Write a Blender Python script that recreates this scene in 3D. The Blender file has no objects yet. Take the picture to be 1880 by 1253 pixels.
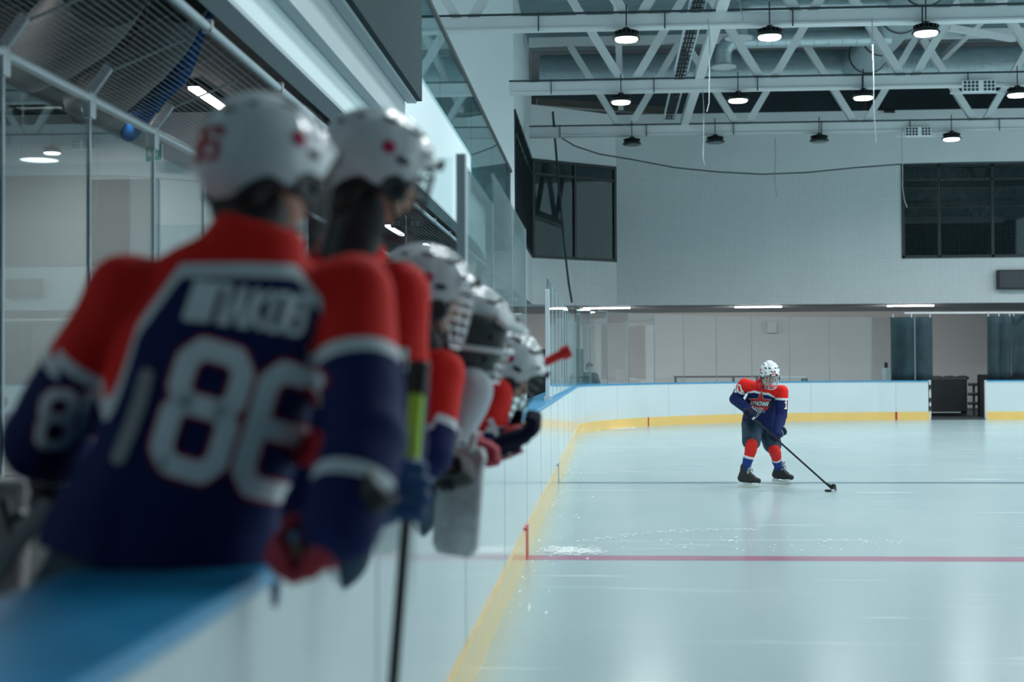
import bpy, bmesh, math, random
import numpy as np
from mathutils import Vector, Matrix, noise
from mathutils.bvhtree import BVHTree
random.seed(4)
V = Vector
C = bpy.context.scene.collection
sc = bpy.context.scene

# ------------------------------------------------------------------ camera
F = 50.0 / 36.0 * 1880
EYE = V((0, 0, 1.423))
YAW = math.atan((1113 - 940) / F)
PITCH = math.atan((679 - 626.5) / F)
ROLL = -0.005
RM = Matrix.Rotation(YAW, 3, 'Z') @ Matrix.Rotation(math.pi / 2 + PITCH, 3, 'X') @ Matrix.Rotation(ROLL, 3, 'Z')
cam = bpy.data.cameras.new('camera'); cam.lens = 50; cam.sensor_width = 36
cam.clip_start = .05; cam.clip_end = 300
cam.dof.use_dof = True; cam.dof.focus_distance = 17.3; cam.dof.aperture_fstop = 1.75
co = bpy.data.objects.new('camera', cam); C.objects.link(co)
co.matrix_world = Matrix.Translation(EYE) @ RM.to_4x4()
sc.camera = co


def ray(px, py):
    return RM @ V(((px - 940) / F, -(py - 626.5) / F, -1))


def P(px, py, Y):           # point of the place at depth Y seen at that spot of the photograph
    d = ray(px, py); return EYE + d * (Y / d.y)


def PX(px, py, X):
    d = ray(px, py); return EYE + d * (X / d.x)


def PZ(px, py, z=0):
    d = ray(px, py); return EYE + d * ((z - EYE.z) / d.z)


# ------------------------------------------------------------------ materials
def mat(name, col, rough=.5, metal=0., var=0., scale=8., bump=0., spec=.5, bscale=None, stretch=(1, 1, 1), coat=0.):
    m = bpy.data.materials.new(name); m.use_nodes = True
    nt = m.node_tree; b = nt.nodes['Principled BSDF']
    b.inputs['Roughness'].default_value = rough; b.inputs['Metallic'].default_value = metal
    b.inputs['Specular IOR Level'].default_value = spec
    b.inputs['Coat Weight'].default_value = coat
    b.inputs['Base Color'].default_value = (*col, 1)
    if var or bump:
        tc = nt.nodes.new('ShaderNodeTexCoord'); mp = nt.nodes.new('ShaderNodeMapping')
        mp.inputs['Scale'].default_value = stretch
        nt.links.new(tc.outputs['Object'], mp.inputs['Vector'])
        n = nt.nodes.new('ShaderNodeTexNoise'); n.inputs['Scale'].default_value = scale; n.inputs['Detail'].default_value = 5
        nt.links.new(mp.outputs[0], n.inputs['Vector'])
        if var:
            r = nt.nodes.new('ShaderNodeValToRGB')
            r.color_ramp.elements[0].position = .3; r.color_ramp.elements[1].position = .7
            r.color_ramp.elements[0].color = (*[c * (1 - var) for c in col], 1)
            r.color_ramp.elements[1].color = (*[min(1, c * (1 + var)) for c in col], 1)
            nt.links.new(n.outputs['Fac'], r.inputs[0]); nt.links.new(r.outputs[0], b.inputs['Base Color'])
        if bump:
            n2 = nt.nodes.new('ShaderNodeTexNoise'); n2.inputs['Scale'].default_value = bscale or scale * 4
            nt.links.new(mp.outputs[0], n2.inputs['Vector'])
            bp = nt.nodes.new('ShaderNodeBump'); bp.inputs['Strength'].default_value = bump; bp.inputs['Distance'].default_value = .01
            nt.links.new(n2.outputs['Fac'], bp.inputs['Height']); nt.links.new(bp.outputs[0], b.inputs['Normal'])
    return m


def emit(name, col, s):
    m = bpy.data.materials.new(name); m.use_nodes = True; nt = m.node_tree
    nt.nodes.remove(nt.nodes['Principled BSDF'])
    e = nt.nodes.new('ShaderNodeEmission'); e.inputs[0].default_value = (*col, 1); e.inputs[1].default_value = s
    nt.links.new(e.outputs[0], nt.nodes['Material Output'].inputs[0]); return m


def glassmat(name, tint=(.9, .95, .96), refl=1.0, ior=1.45):
    m = bpy.data.materials.new(name); m.use_nodes = True; nt = m.node_tree
    nt.nodes.remove(nt.nodes['Principled BSDF'])
    t = nt.nodes.new('ShaderNodeBsdfTransparent'); t.inputs[0].default_value = (*tint, 1)
    g = nt.nodes.new('ShaderNodeBsdfGlossy'); g.inputs[0].default_value = (refl * .9, refl, refl, 1); g.inputs[1].default_value = .015
    ge = nt.nodes.new('ShaderNodeNewGeometry'); dt = nt.nodes.new('ShaderNodeVectorMath'); dt.operation = 'DOT_PRODUCT'
    nt.links.new(ge.outputs['Incoming'], dt.inputs[0]); nt.links.new(ge.outputs['Normal'], dt.inputs[1])
    r0 = ((ior - 1) / (ior + 1)) ** 2
    last = dt.outputs['Value']
    for op, v in (('ABSOLUTE', 0), ('SUBTRACT', 1), ('POWER', 5), ('MULTIPLY_ADD', 0)):
        n = nt.nodes.new('ShaderNodeMath'); n.operation = op
        if op == 'SUBTRACT': n.inputs[0].default_value = 1; nt.links.new(last, n.inputs[1])
        else: nt.links.new(last, n.inputs[0])
        if op == 'POWER': n.inputs[1].default_value = 5
        if op == 'MULTIPLY_ADD': n.inputs[1].default_value = 1 - r0; n.inputs[2].default_value = r0
        last = n.outputs[0]
    f = n
    mx = nt.nodes.new('ShaderNodeMixShader')
    nt.links.new(f.outputs[0], mx.inputs[0]); nt.links.new(t.outputs[0], mx.inputs[1]); nt.links.new(g.outputs[0], mx.inputs[2])
    nt.links.new(mx.outputs[0], nt.nodes['Material Output'].inputs[0]); return m


def jerseymat(name, red, white, navy, spec=.3):
    """red / white / navy by the 'yoke' attribute of the cloth, white cuff band by 'cuff'"""
    m = bpy.data.materials.new(name); m.use_nodes = True; nt = m.node_tree; b = nt.nodes['Principled BSDF']
    b.inputs['Roughness'].default_value = .75; b.inputs['Specular IOR Level'].default_value = spec
    a = nt.nodes.new('ShaderNodeAttribute'); a.attribute_name = 'yoke'
    mr = nt.nodes.new('ShaderNodeMapRange'); mr.inputs[1].default_value = -.1; mr.inputs[2].default_value = .1
    nt.links.new(a.outputs['Fac'], mr.inputs[0])
    r = nt.nodes.new('ShaderNodeValToRGB'); r.color_ramp.interpolation = 'CONSTANT'
    e = r.color_ramp.elements; e[0].color = (*navy, 1); e[1].position = .5; e[1].color = (*red, 1)
    w = e.new(.36); w.color = (*white, 1)
    nt.links.new(mr.outputs[0], r.inputs[0])
    a2 = nt.nodes.new('ShaderNodeAttribute'); a2.attribute_name = 'cuff'
    gt = nt.nodes.new('ShaderNodeMath'); gt.operation = 'GREATER_THAN'; gt.inputs[1].default_value = 0
    nt.links.new(a2.outputs['Fac'], gt.inputs[0])
    mx = nt.nodes.new('ShaderNodeMix'); mx.data_type = 'RGBA'
    nt.links.new(gt.outputs[0], mx.inputs['Factor']); nt.links.new(r.outputs[0], mx.inputs['A']); mx.inputs['B'].default_value = (*white, 1)
    nt.links.new(mx.outputs['Result'], b.inputs['Base Color'])
    tc = nt.nodes.new('ShaderNodeTexCoord'); n2 = nt.nodes.new('ShaderNodeTexNoise'); n2.inputs['Scale'].default_value = 260
    nt.links.new(tc.outputs['Object'], n2.inputs[0])
    bp = nt.nodes.new('ShaderNodeBump'); bp.inputs['Strength'].default_value = .15; bp.inputs['Distance'].default_value = .002
    nt.links.new(n2.outputs['Fac'], bp.inputs['Height']); nt.links.new(bp.outputs[0], b.inputs['Normal'])
    return m


M = {}
M['skin'] = mat('skin', (.60, .34, .25), .5, var=.08, scale=20)
M['hairdark'] = mat('dark_hair', (.02, .016, .014), .6, var=.3, scale=60)
M['helmet'] = mat('white_helmet_plastic', (.72, .77, .79), .22, var=.03, scale=6, coat=.4)
M['black'] = mat('black_rubber', (.012, .014, .016), .55, var=.2, scale=30)
M['darkgrey'] = mat('dark_grey_plastic', (.045, .055, .06), .45, var=.15, scale=12)
M['wire'] = mat('steel_cage_wire', (.55, .58, .6), .3, metal=.9)
M['wiredark'] = mat('dark_cage_wire', (.06, .065, .07), .35, metal=.4)
M['steel'] = mat('polished_steel', (.6, .65, .67), .25, metal=1)
M['alu'] = mat('brushed_aluminium', (.60, .68, .72), .45, metal=.0, var=.06, scale=30, stretch=(1, 1, .05))
M['whitecloth'] = mat('white_twill', (.82, .86, .88), .8, var=.04, scale=40)
M['redcloth'] = mat('red_twill', (.55, .015, .03), .8)
M['crimson'] = mat('crimson_leather', (.38, .01, .03), .55, var=.1, scale=30)
M['pinkish'] = mat('magenta_edge', (.5, .02, .09), .8)
M['navyleather'] = mat('navy_leather', (.004, .008, .030), .7, var=.15, scale=30, spec=.2)
M['gloveblue'] = mat('blue_leather', (.012, .07, .20), .5, var=.15, scale=30)
M['whiteleather'] = mat('white_leather', (.62, .66, .68), .5, var=.05, scale=25)
M['scuffed'] = mat('scuffed_white_pad', (.55, .56, .57), .6, var=.28, scale=16, bump=.3)
M['pants'] = mat('dark_teal_pants', (.010, .040, .075), .7, var=.15, scale=14, bump=.2)
M['lime'] = mat('lime_tape', (.45, .72, .06), .55, var=.08, scale=30)
M['redtape'] = mat('bright_red_tape', (.75, .02, .02), .6, var=.12, scale=40)
M['carbon'] = mat('black_carbon', (.012, .014, .017), .35, var=.2, scale=40)
M['greyshaft'] = mat('pale_grey_shaft', (.33, .34, .35), .4, var=.05, scale=20)
M['boards'] = mat('white_board_plastic', (.62, .70, .72), .12, var=.02, scale=1.2, spec=.5)
M['kick'] = mat('yellow_kick_plastic', (.86, .56, .17), .16, var=.03, scale=3)
M['capblue'] = mat('blue_cap_plastic', (.02, .28, .54), .33, var=.16, scale=5)
M['seam'] = mat('dark_seam', (.20, .28, .30), .6)
M['strip'] = mat('glass_edge_strip', (.20, .29, .31), .5)
M['redmark'] = mat('red_paint', (.45, .01, .03), .4)
M['glass'] = glassmat('clear_rink_glass', (.93, .965, .97))
M['glassbal'] = glassmat('teal_balustrade_glass', (.70, .82, .84))
M['truss'] = mat('pale_grey_truss_paint', (.68, .71, .72), .45, var=.03, scale=2)
M['wall'] = mat('pale_grey_wall_paint', (.80, .86, .87), .85, var=.025, scale=.8)
M['wallbeige'] = mat('warm_grey_wall_panel', (.48, .485, .488), .8, var=.03, scale=.7)
M['fascia'] = mat('white_fascia_paint', (.68, .79, .81), .6, var=.015, scale=.6)
M['soffit'] = mat('grey_soffit', (.42, .48, .5), .7, var=.03, scale=1.)
M['darkvoid'] = mat('dark_void_slate', (.03, .05, .058), .8, var=.15, scale=1)  # dark tone stands for the unlit void above the end wall
M['darkceil'] = mat('dark_ceiling_sheet', (.035, .042, .046), .7, var=.2, scale=2)
M['duct'] = mat('galvanised_duct', (.50, .60, .63), .33, metal=.45, var=.12, scale=3, stretch=(1, 6, 6))
M['ductgrey'] = mat('grey_duct_wrap', (.11, .125, .13), .6, var=.15, scale=3, bump=.3)
M['frame'] = mat('black_window_frame', (.012, .022, .026), .4)
M['bluehose'] = mat('blue_hose', (.008, .10, .33), .9, var=.25, scale=14, spec=.1)
M['signgreen'] = mat('green_sign', (.02, .26, .17), .5)
M['netdark'] = mat('dark_net_cord', (.03, .05, .055), .8)
M['netlight'] = mat('pale_net_cord', (.40, .44, .46), .7)
M['whiteplastic'] = mat('white_plastic', (.62, .60, .60), .45, var=.05, scale=12)
M['cablewhite'] = mat('white_cable', (.32, .38, .40), .5)
M['lampblack'] = mat('black_lamp_housing', (.012, .018, .02), .4)
M['curtain'] = mat('dark_mesh_curtain', (.022, .045, .055), .85, var=.35, scale=4, stretch=(1, 1, .4))
M['maroon'] = mat('maroon_vinyl', (.10, .012, .03), .5)
M['rubberfloor'] = mat('dark_rubber_floor', (.04, .045, .05), .8, var=.2, scale=3)
M['screen'] = mat('dark_grey_display', (.045, .065, .072), .9, var=.08, scale=50, spec=.1)
M['brownbeam'] = mat('brown_concrete_beam', (.10, .095, .085), .8, var=.2, scale=2)
M['lamp_on'] = emit('lamp_glow', (.92, 1, 1), 14)
M['tube_on'] = emit('tube_glow', (1, .95, .93), 9)
M['lamp_off'] = mat('unlit_lens', (.10, .13, .14), .3)
M['jersey'] = jerseymat('jersey_cloth', (.80, .012, .008), (.72, .76, .79), (.003, .012, .09))
M['jersey_goalie'] = jerseymat('white_goalie_jersey', (.55, .57, .62), (.55, .59, .62), (.003, .010, .065))
M['sock'] = jerseymat('sock_knit', (.70, .02, .015), (.68, .72, .74), (.012, .04, .20))
M['jacket'] = mat('dark_jacket', (.03, .045, .05), .8, var=.15, scale=10)
M['trousers'] = mat('dark_trousers', (.02, .03, .06), .8, var=.15, scale=10)


def roofmat():
    m = bpy.data.materials.new('corrugated_roof_sheet'); m.use_nodes = True; nt = m.node_tree; b = nt.nodes['Principled BSDF']
    b.inputs['Base Color'].default_value = (.25, .35, .38, 1); b.inputs['Roughness'].default_value = .5; b.inputs['Metallic'].default_value = .0
    tc = nt.nodes.new('ShaderNodeTexCoord'); w = nt.nodes.new('ShaderNodeTexWave'); w.bands_direction = 'Y'; w.inputs['Scale'].default_value = 1.6
    nt.links.new(tc.outputs['Object'], w.inputs[0])
    bp = nt.nodes.new('ShaderNodeBump'); bp.inputs['Strength'].default_value = .9; bp.inputs['Distance'].default_value = .08
    nt.links.new(w.outputs['Fac'], bp.inputs['Height']); nt.links.new(bp.outputs[0], b.inputs['Normal'])
    return m


def icemat():
    m = bpy.data.materials.new('ice'); m.use_nodes = True; nt = m.node_tree; b = nt.nodes['Principled BSDF']
    L = nt.links.new
    tc = nt.nodes.new('ShaderNodeTexCoord')
    def nz(scale, stretch, rot=0, detail=6):
        mp = nt.nodes.new('ShaderNodeMapping'); mp.inputs['Scale'].default_value = stretch; mp.inputs['Rotation'].default_value = (0, 0, rot)
        L(tc.outputs['Object'], mp.inputs[0])
        n = nt.nodes.new('ShaderNodeTexNoise'); n.inputs['Scale'].default_value = scale; n.inputs['Detail'].default_value = detail
        L(mp.outputs[0], n.inputs['Vector']); return n
    n1 = nz(.5, (1, .6, 1))
    r1 = nt.nodes.new('ShaderNodeValToRGB'); r1.color_ramp.elements[0].position = .3; r1.color_ramp.elements[1].position = .75
    r1.color_ramp.elements[0].color = (.40, .53, .55, 1); r1.color_ramp.elements[1].color = (.47, .59, .61, 1)
    L(n1.outputs['Fac'], r1.inputs[0])
    # skate scratches: stretched noise, thin bright threads in two directions
    fac = None
    for sc_, st, rot, lo in ((2.2, (.18, 3.5, 1), .25, .64), (1.6, (.12, 4.5, 1), -.35, .66), (2.8, (.25, 5, 1), 1.1, .69)):
        n = nz(sc_, st, rot, 8)
        r = nt.nodes.new('ShaderNodeMapRange'); r.inputs[1].default_value = lo; r.inputs[2].default_value = lo + .12
        L(n.outputs['Fac'], r.inputs[0])
        if fac is None: fac = r.outputs[0]
        else:
            a = nt.nodes.new('ShaderNodeMath'); a.operation = 'MAXIMUM'; L(fac, a.inputs[0]); L(r.outputs[0], a.inputs[1]); fac = a.outputs[0]
    mu = nt.nodes.new('ShaderNodeMath'); mu.operation = 'MULTIPLY'; mu.inputs[1].default_value = .55; L(fac, mu.inputs[0])
    mx = nt.nodes.new('ShaderNodeMix'); mx.data_type = 'RGBA'
    L(mu.outputs[0], mx.inputs['Factor']); L(r1.outputs[0], mx.inputs['A']); mx.inputs['B'].default_value = (.86, .93, .94, 1)
    L(mx.outputs['Result'], b.inputs['Base Color'])
    rr = nt.nodes.new('ShaderNodeMapRange'); rr.inputs[3].default_value = .2; rr.inputs[4].default_value = .5; L(mu.outputs[0], rr.inputs[0])
    L(rr.outputs[0], b.inputs['Roughness'])
    b.inputs['IOR'].default_value = 1.31
    nb = nz(14, (1, 1, 1)); bp = nt.nodes.new('ShaderNodeBump'); bp.inputs['Strength'].default_value = .05; bp.inputs['Distance'].default_value = .01
    L(nb.outputs['Fac'], bp.inputs['Height']); L(bp.outputs[0], b.inputs['Normal'])
    return m


M['roof'] = roofmat(); M['ice'] = icemat()


def snowmat():
    m = mat('scraped_snow', (.80, .88, .89), .7, var=.06, scale=30)
    return m


M['snow'] = snowmat()


# ------------------------------------------------------------------ mesh building
def frame_of(d, up=V((0, 0, 1))):
    d = d.normalized()
    if abs(d.dot(up)) > .98: up = V((0, 1, 0)) if abs(d.y) < .9 else V((1, 0, 0))
    x = d.cross(up).normalized(); y = x.cross(d).normalized()
    return x, y, d


class MB:
    def __init__(s): s.v = []; s.f = []

    def add(s, vs, fs):
        b = len(s.v); s.v += [V(p) for p in vs]; s.f += [tuple(i + b for i in f) for f in fs]; return s

    def box(s, lo, hi):
        x0, y0, z0 = lo; x1, y1, z1 = hi
        return s.add([(x0, y0, z0), (x1, y0, z0), (x1, y1, z0), (x0, y1, z0), (x0, y0, z1), (x1, y0, z1), (x1, y1, z1), (x0, y1, z1)],
                     [(3, 2, 1, 0), (4, 5, 6, 7), (0, 1, 5, 4), (1, 2, 6, 5), (2, 3, 7, 6), (3, 0, 4, 7)])

    def cbox(s, c, sx, sy, sz, mtx=None):
        h = [(-1, -1, -1), (1, -1, -1), (1, 1, -1), (-1, 1, -1), (-1, -1, 1), (1, -1, 1), (1, 1, 1), (-1, 1, 1)]
        pts = [V((a * sx / 2, b * sy / 2, d * sz / 2)) for a, b, d in h]
        if mtx is not None: pts = [mtx @ p for p in pts]
        return s.add([V(c) + p for p in pts], [(3, 2, 1, 0), (4, 5, 6, 7), (0, 1, 5, 4), (1, 2, 6, 5), (2, 3, 7, 6), (3, 0, 4, 7)])

    def bar(s, a, b, w, h, up=V((0, 0, 1))):
        a, b = V(a), V(b); x, y, d = frame_of(b - a, up)
        pts = []
        for p in (a, b):
            for i, j in ((-1, -1), (1, -1), (1, 1), (-1, 1)): pts.append(p + x * (i * w / 2) + y * (j * h / 2))
        return s.add(pts, [(0, 1, 2, 3), (7, 6, 5, 4), (0, 4, 5, 1), (1, 5, 6, 2), (2, 6, 7, 3), (3, 7, 4, 0)])

    def tube(s, pts, r, seg=8, cap=True):
        pts = [V(p) for p in pts]; n = len(pts); rs = r if isinstance(r, (list, tuple)) else [r] * n
        vs = []; fs = []; px = None
        for i, p in enumerate(pts):
            d = (pts[min(i + 1, n - 1)] - pts[max(i - 1, 0)])
            if d.length < 1e-9: d = V((0, 0, 1))
            d.normalize()
            if px is None: x, y, _ = frame_of(d)
            else:
                x = (px - d * px.dot(d)).normalized(); y = x.cross(d)
            px = x
            for k in range(seg):
                a = 2 * math.pi * k / seg; vs.append(p + (x * math.cos(a) + y * math.sin(a)) * rs[i])
        for i in range(n - 1):
            for k in range(seg):
                fs.append((i * seg + k, i * seg + (k + 1) % seg, (i + 1) * seg + (k + 1) % seg, (i + 1) * seg + k))
        if cap:
            fs.append(tuple(range(seg - 1, -1, -1))); fs.append(tuple((n - 1) * seg + k for k in range(seg)))
        return s.add(vs, fs)

    def ell(s, c, r, mtx=None, seg=20, rings=12):
        r = r if isinstance(r, (list, tuple)) else (r, r, r); c = V(c)
        vs = []; fs = []
        T = (lambda p: c + (mtx @ p)) if mtx is not None else (lambda p: c + p)
        vs.append(T(V((0, 0, r[2]))))
        for i in range(1, rings):
            t = math.pi * i / rings
            for k in range(seg):
                a = 2 * math.pi * k / seg
                vs.append(T(V((r[0] * math.sin(t) * math.cos(a), r[1] * math.sin(t) * math.sin(a), r[2] * math.cos(t)))))
        vs.append(T(V((0, 0, -r[2])))); e = len(vs) - 1
        for k in range(seg): fs.append((0, 1 + k, 1 + (k + 1) % seg))
        for i in range(rings - 2):
            for k in range(seg):
                a = 1 + i * seg; fs.append((a + k, a + seg + k, a + seg + (k + 1) % seg, a + (k + 1) % seg))
        a = 1 + (rings - 2) * seg
        for k in range(seg): fs.append((a + k, e, a + (k + 1) % seg))
        return s.add(vs, fs)

    def caps(s, a, b, ra, rb, seg=16):
        a, b = V(a), V(b); d = b - a
        if d.length < 1e-6: return s.ell(a, ra)
        u = d.normalized(); pts = []; rs = []
        for t in (89, 65, 40, 15): pts.append(a - u * ra * math.sin(math.radians(t))); rs.append(max(1e-3, ra * math.cos(math.radians(t))))
        n = 4
        for i in range(n + 1): pts.append(a + d * (i / n)); rs.append(ra + (rb - ra) * i / n)
        for t in (15, 40, 65, 89): pts.append(b + u * rb * math.sin(math.radians(t))); rs.append(max(1e-3, rb * math.cos(math.radians(t))))
        return s.tube(pts, rs, seg)

    def loft(s, rings, cap=True):
        n = len(rings[0]); vs = [p for r in rings for p in r]; fs = []
        for i in range(len(rings) - 1):
            for k in range(n): fs.append((i * n + k, i * n + (k + 1) % n, (i + 1) * n + (k + 1) % n, (i + 1) * n + k))
        if cap: fs.append(tuple(range(n - 1, -1, -1))); fs.append(tuple((len(rings) - 1) * n + k for k in range(n)))
        return s.add(vs, fs)

    def lathe(s, prof, c, axis=V((0, 0, 1)), seg=24, cap=True):
        x, y, d = frame_of(V(axis)); c = V(c)
        return s.loft([[c + d * h + (x * math.cos(2 * math.pi * k / seg) + y * math.sin(2 * math.pi * k / seg)) * max(r, 1e-4) for k in range(seg)] for r, h in prof], cap)

    def build(s, name, m, parent=None, smooth=False, bevel=0):
        off = wloc(parent) if parent else V((0, 0, 0))
        me = bpy.data.meshes.new(name)
        me.from_pydata([tuple(p - off) for p in s.v], [], s.f); me.update()
        bm = bmesh.new(); bm.from_mesh(me); bmesh.ops.recalc_face_normals(bm, faces=bm.faces); bm.to_mesh(me); bm.free()
        return link(name, me, m, parent, smooth, bevel)

    def remesh(s, voxel, smooth=3, fac=.5):
        """one continuous skin round everything collected; returns a mesh in world space"""
        me = bpy.data.meshes.new('tmp'); me.from_pydata([tuple(p) for p in s.v], [], s.f); me.update()
        bm = bmesh.new(); bm.from_mesh(me); bmesh.ops.recalc_face_normals(bm, faces=bm.faces); bm.to_mesh(me); bm.free()
        o = bpy.data.objects.new('tmp', me); C.objects.link(o)
        r = o.modifiers.new('r', 'REMESH'); r.mode = 'VOXEL'; r.voxel_size = voxel
        if smooth:
            q = o.modifiers.new('s', 'SMOOTH'); q.iterations = smooth; q.factor = fac
        dg = bpy.context.evaluated_depsgraph_get(); dg.update()
        out = bpy.data.meshes.new_from_object(o.evaluated_get(dg))
        bpy.data.objects.remove(o); bpy.data.meshes.remove(me)
        return out


def wloc(o):
    l = V((0, 0, 0))
    while o is not None: l = l + o.location; o = o.parent
    return l


def link(name, me, m, parent=None, smooth=False, bevel=0):
    me.name = name
    o = bpy.data.objects.new(name, me); C.objects.link(o)
    me.materials.clear(); me.materials.append(m if not isinstance(m, str) else M[m])
    if smooth:
        me.polygons.foreach_set('use_smooth', [True] * len(me.polygons)); me.set_sharp_from_angle(angle=math.radians(50))
    if bevel:
        b = o.modifiers.new('bevel', 'BEVEL'); b.width = bevel; b.segments = 2; b.limit_method = 'ANGLE'
    if parent: o.parent = parent
    return o


def link_world(name, me, m, parent, smooth=True):
    off = wloc(parent) if parent else V((0, 0, 0))
    if off.length: me.transform(Matrix.Translation(-off))
    return link(name, me, m, parent, smooth)


def tag(o, label=None, cat=None, group=None, kind=None):
    if label: o['label'] = label
    if cat: o['category'] = cat
    if group: o['group'] = group
    if kind: o['kind'] = kind
    return o


def thing(name, label, cat, loc=(0, 0, 0), group=None):
    o = bpy.data.objects.new(name, None); C.objects.link(o); o.location = loc; o.empty_display_size = .1
    return tag(o, label, cat, group)


def struct(o): o['kind'] = 'structure'; return o


def copy_tree(o, parent=None):
    c = o.copy(); C.objects.link(c)
    if parent is not None: c.parent = parent
    for ch in list(o.children): copy_tree(ch, c)
    return c


ORD = ['first', 'second', 'third', 'fourth', 'fifth', 'sixth', 'seventh', 'eighth', 'ninth', 'tenth', 'eleventh', 'twelfth', 'thirteenth', 'fourteenth']

# ------------------------------------------------------------------ stroke lettering (unit box: width .6, height 1)
G = {
 '0': [[(.12, 0), (.48, 0), (.6, .12), (.6, .88), (.48, 1), (.12, 1), (0, .88), (0, .12), (.12, 0)]],
 '1': [[(.1, .82), (.3, 1), (.3, 0)], [(.1, 0), (.5, 0)]],
 '6': [[(.6, .80), (.6, .88), (.48, 1), (.12, 1), (0, .88), (0, .12), (.12, 0), (.48, 0), (.6, .12), (.6, .38), (.48, .5), (0, .5)]],
 '8': [[(.12, 0), (.48, 0), (.6, .12), (.6, .42), (.5, .53), (.6, .64), (.6, .88), (.48, 1), (.12, 1), (0, .88), (0, .64), (.1, .53), (0, .42), (0, .12), (.12, 0)], [(.1, .53), (.5, .53)]],
 '2': [[(0, .75), (0, .88), (.12, 1), (.48, 1), (.6, .88), (.6, .6), (0, .15), (0, 0), (.6, 0)]],
 'К': [[(0, 0), (0, 1)], [(.6, 1), (.05, .5), (.6, 0)]],
 'Р': [[(0, 0), (0, 1), (.5, 1), (.6, .9), (.6, .55), (.5, .45), (0, .45)]],
 'А': [[(0, 0), (.3, 1), (.6, 0)], [(.12, .35), (.48, .35)]],
 'С': [[(.6, .8), (.6, .88), (.48, 1), (.12, 1), (0, .88), (0, .12), (.12, 0), (.48, 0), (.6, .12), (.6, .2)]],
 'Н': [[(0, 0), (0, 1)], [(.6, 0), (.6, 1)], [(0, .5), (.6, .5)]],
 'Я': [[(.6, 0), (.6, 1), (.1, 1), (0, .9), (0, .55), (.1, .45), (.6, .45)], [(.3, .45), (0, 0)]],
 'З': [[(0, .85), (.12, 1), (.48, 1), (.6, .88), (.6, .64), (.48, .53), (.2, .53)], [(.48, .53), (.6, .42), (.6, .12), (.48, 0), (.12, 0), (0, .15)]],
 'В': [[(0, 0), (0, 1), (.5, 1), (.58, .9), (.58, .62), (.48, .53), (0, .53)], [(.48, .53), (.6, .42), (.6, .1), (.5, 0), (0, 0)]],
 'Е': [[(.6, 1), (0, 1), (0, 0), (.6, 0)], [(0, .5), (.5, .5)]],
 'Д': [[(0, -.12), (0, .05), (.6, .05), (.6, -.12)], [(.1, .05), (.2, 1), (.5, 1), (.5, .05)]],
 'Ш': [[(0, 1), (0, 0), (.6, 0), (.6, 1)], [(.3, 0), (.3, 1)]],
 'П': [[(0, 0), (0, 1), (.6, 1), (.6, 0)]],
 'О': [[(.12, 0), (.48, 0), (.6, .12), (.6, .88), (.48, 1), (.12, 1), (0, .88), (0, .12), (.12, 0)]],
 'Ы': [[(0, 1), (0, 0), (.28, 0), (.36, .1), (.36, .42), (.28, .52), (0, .52)], [(.6, 0), (.6, 1)]],
 'Х': [[(0, 0), (.6, 1)], [(0, 1), (.6, 0)]],
}


def text_strokes(s, h, wide=1., gap=.3):
    out = []; x = 0
    for ch in s:
        for pl in G[ch]: out.append([((x + a * wide) * h, b * h) for a, b in pl])
        x += .6 * wide + gap
    tot = (x - gap) * h
    return [[(a - tot / 2, b - h / 2) for a, b in pl] for pl in out]


def decal_mesh(strokes, width, o, ux, uy, n, bvh=None, off=.003, step=.02, reach=.35, shear=0., lim=(-.5, .5)):
    """flat strokes laid on a surface: each point is dropped along -n on to the cloth or plastic it is printed on"""
    mb = MB(); o = V(o); bad = []

    def put(a, b):
        q = o + ux * (a + shear * b) + uy * b
        if bvh is None: return q + n * off
        hit, nn, _, _ = bvh.ray_cast(q + n * reach, -n, reach * 2.2)
        if hit is None: hit, nn, _, _ = bvh.find_nearest(q)
        if nn.dot(n) < 0: nn = -nn
        dd = (q - hit).dot(n)
        if dd < lim[0] or dd > lim[1]: bad.append(1)
        return hit + (nn * .6 + n * .4) * off
    for pl in strokes:
        for (a0, b0), (a1, b1) in zip(pl[:-1], pl[1:]):
            L = math.hypot(a1 - a0, b1 - b0); k = max(1, int(L / step)); tx, ty = (a1 - a0) / L, (b1 - b0) / L
            vs = []; fs = []; ok = []
            for i in range(k + 1):
                ca, cb = a0 + (a1 - a0) * i / k, b0 + (b1 - b0) * i / k
                for w in (-.5, 0, .5):
                    bad.clear(); vs.append(put(ca - ty * w * width, cb + tx * w * width)); ok.append(not bad)
            for i in range(k):
                for j in (0, 1):
                    q = (i * 3 + j, i * 3 + j + 1, i * 3 + j + 4, i * 3 + j + 3)
                    if all(ok[t] for t in q): fs.append(q)
            mb.add(vs, fs)
        for (a, b) in pl:
            bad.clear(); vs = [put(a, b)] + [put(a + .5 * width * math.cos(t * math.pi / 5), b + .5 * width * math.sin(t * math.pi / 5)) for t in range(10)]
            if not bad: mb.add(vs, [(0, 1 + t, 1 + (t + 1) % 10) for t in range(10)])
    return mb


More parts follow.
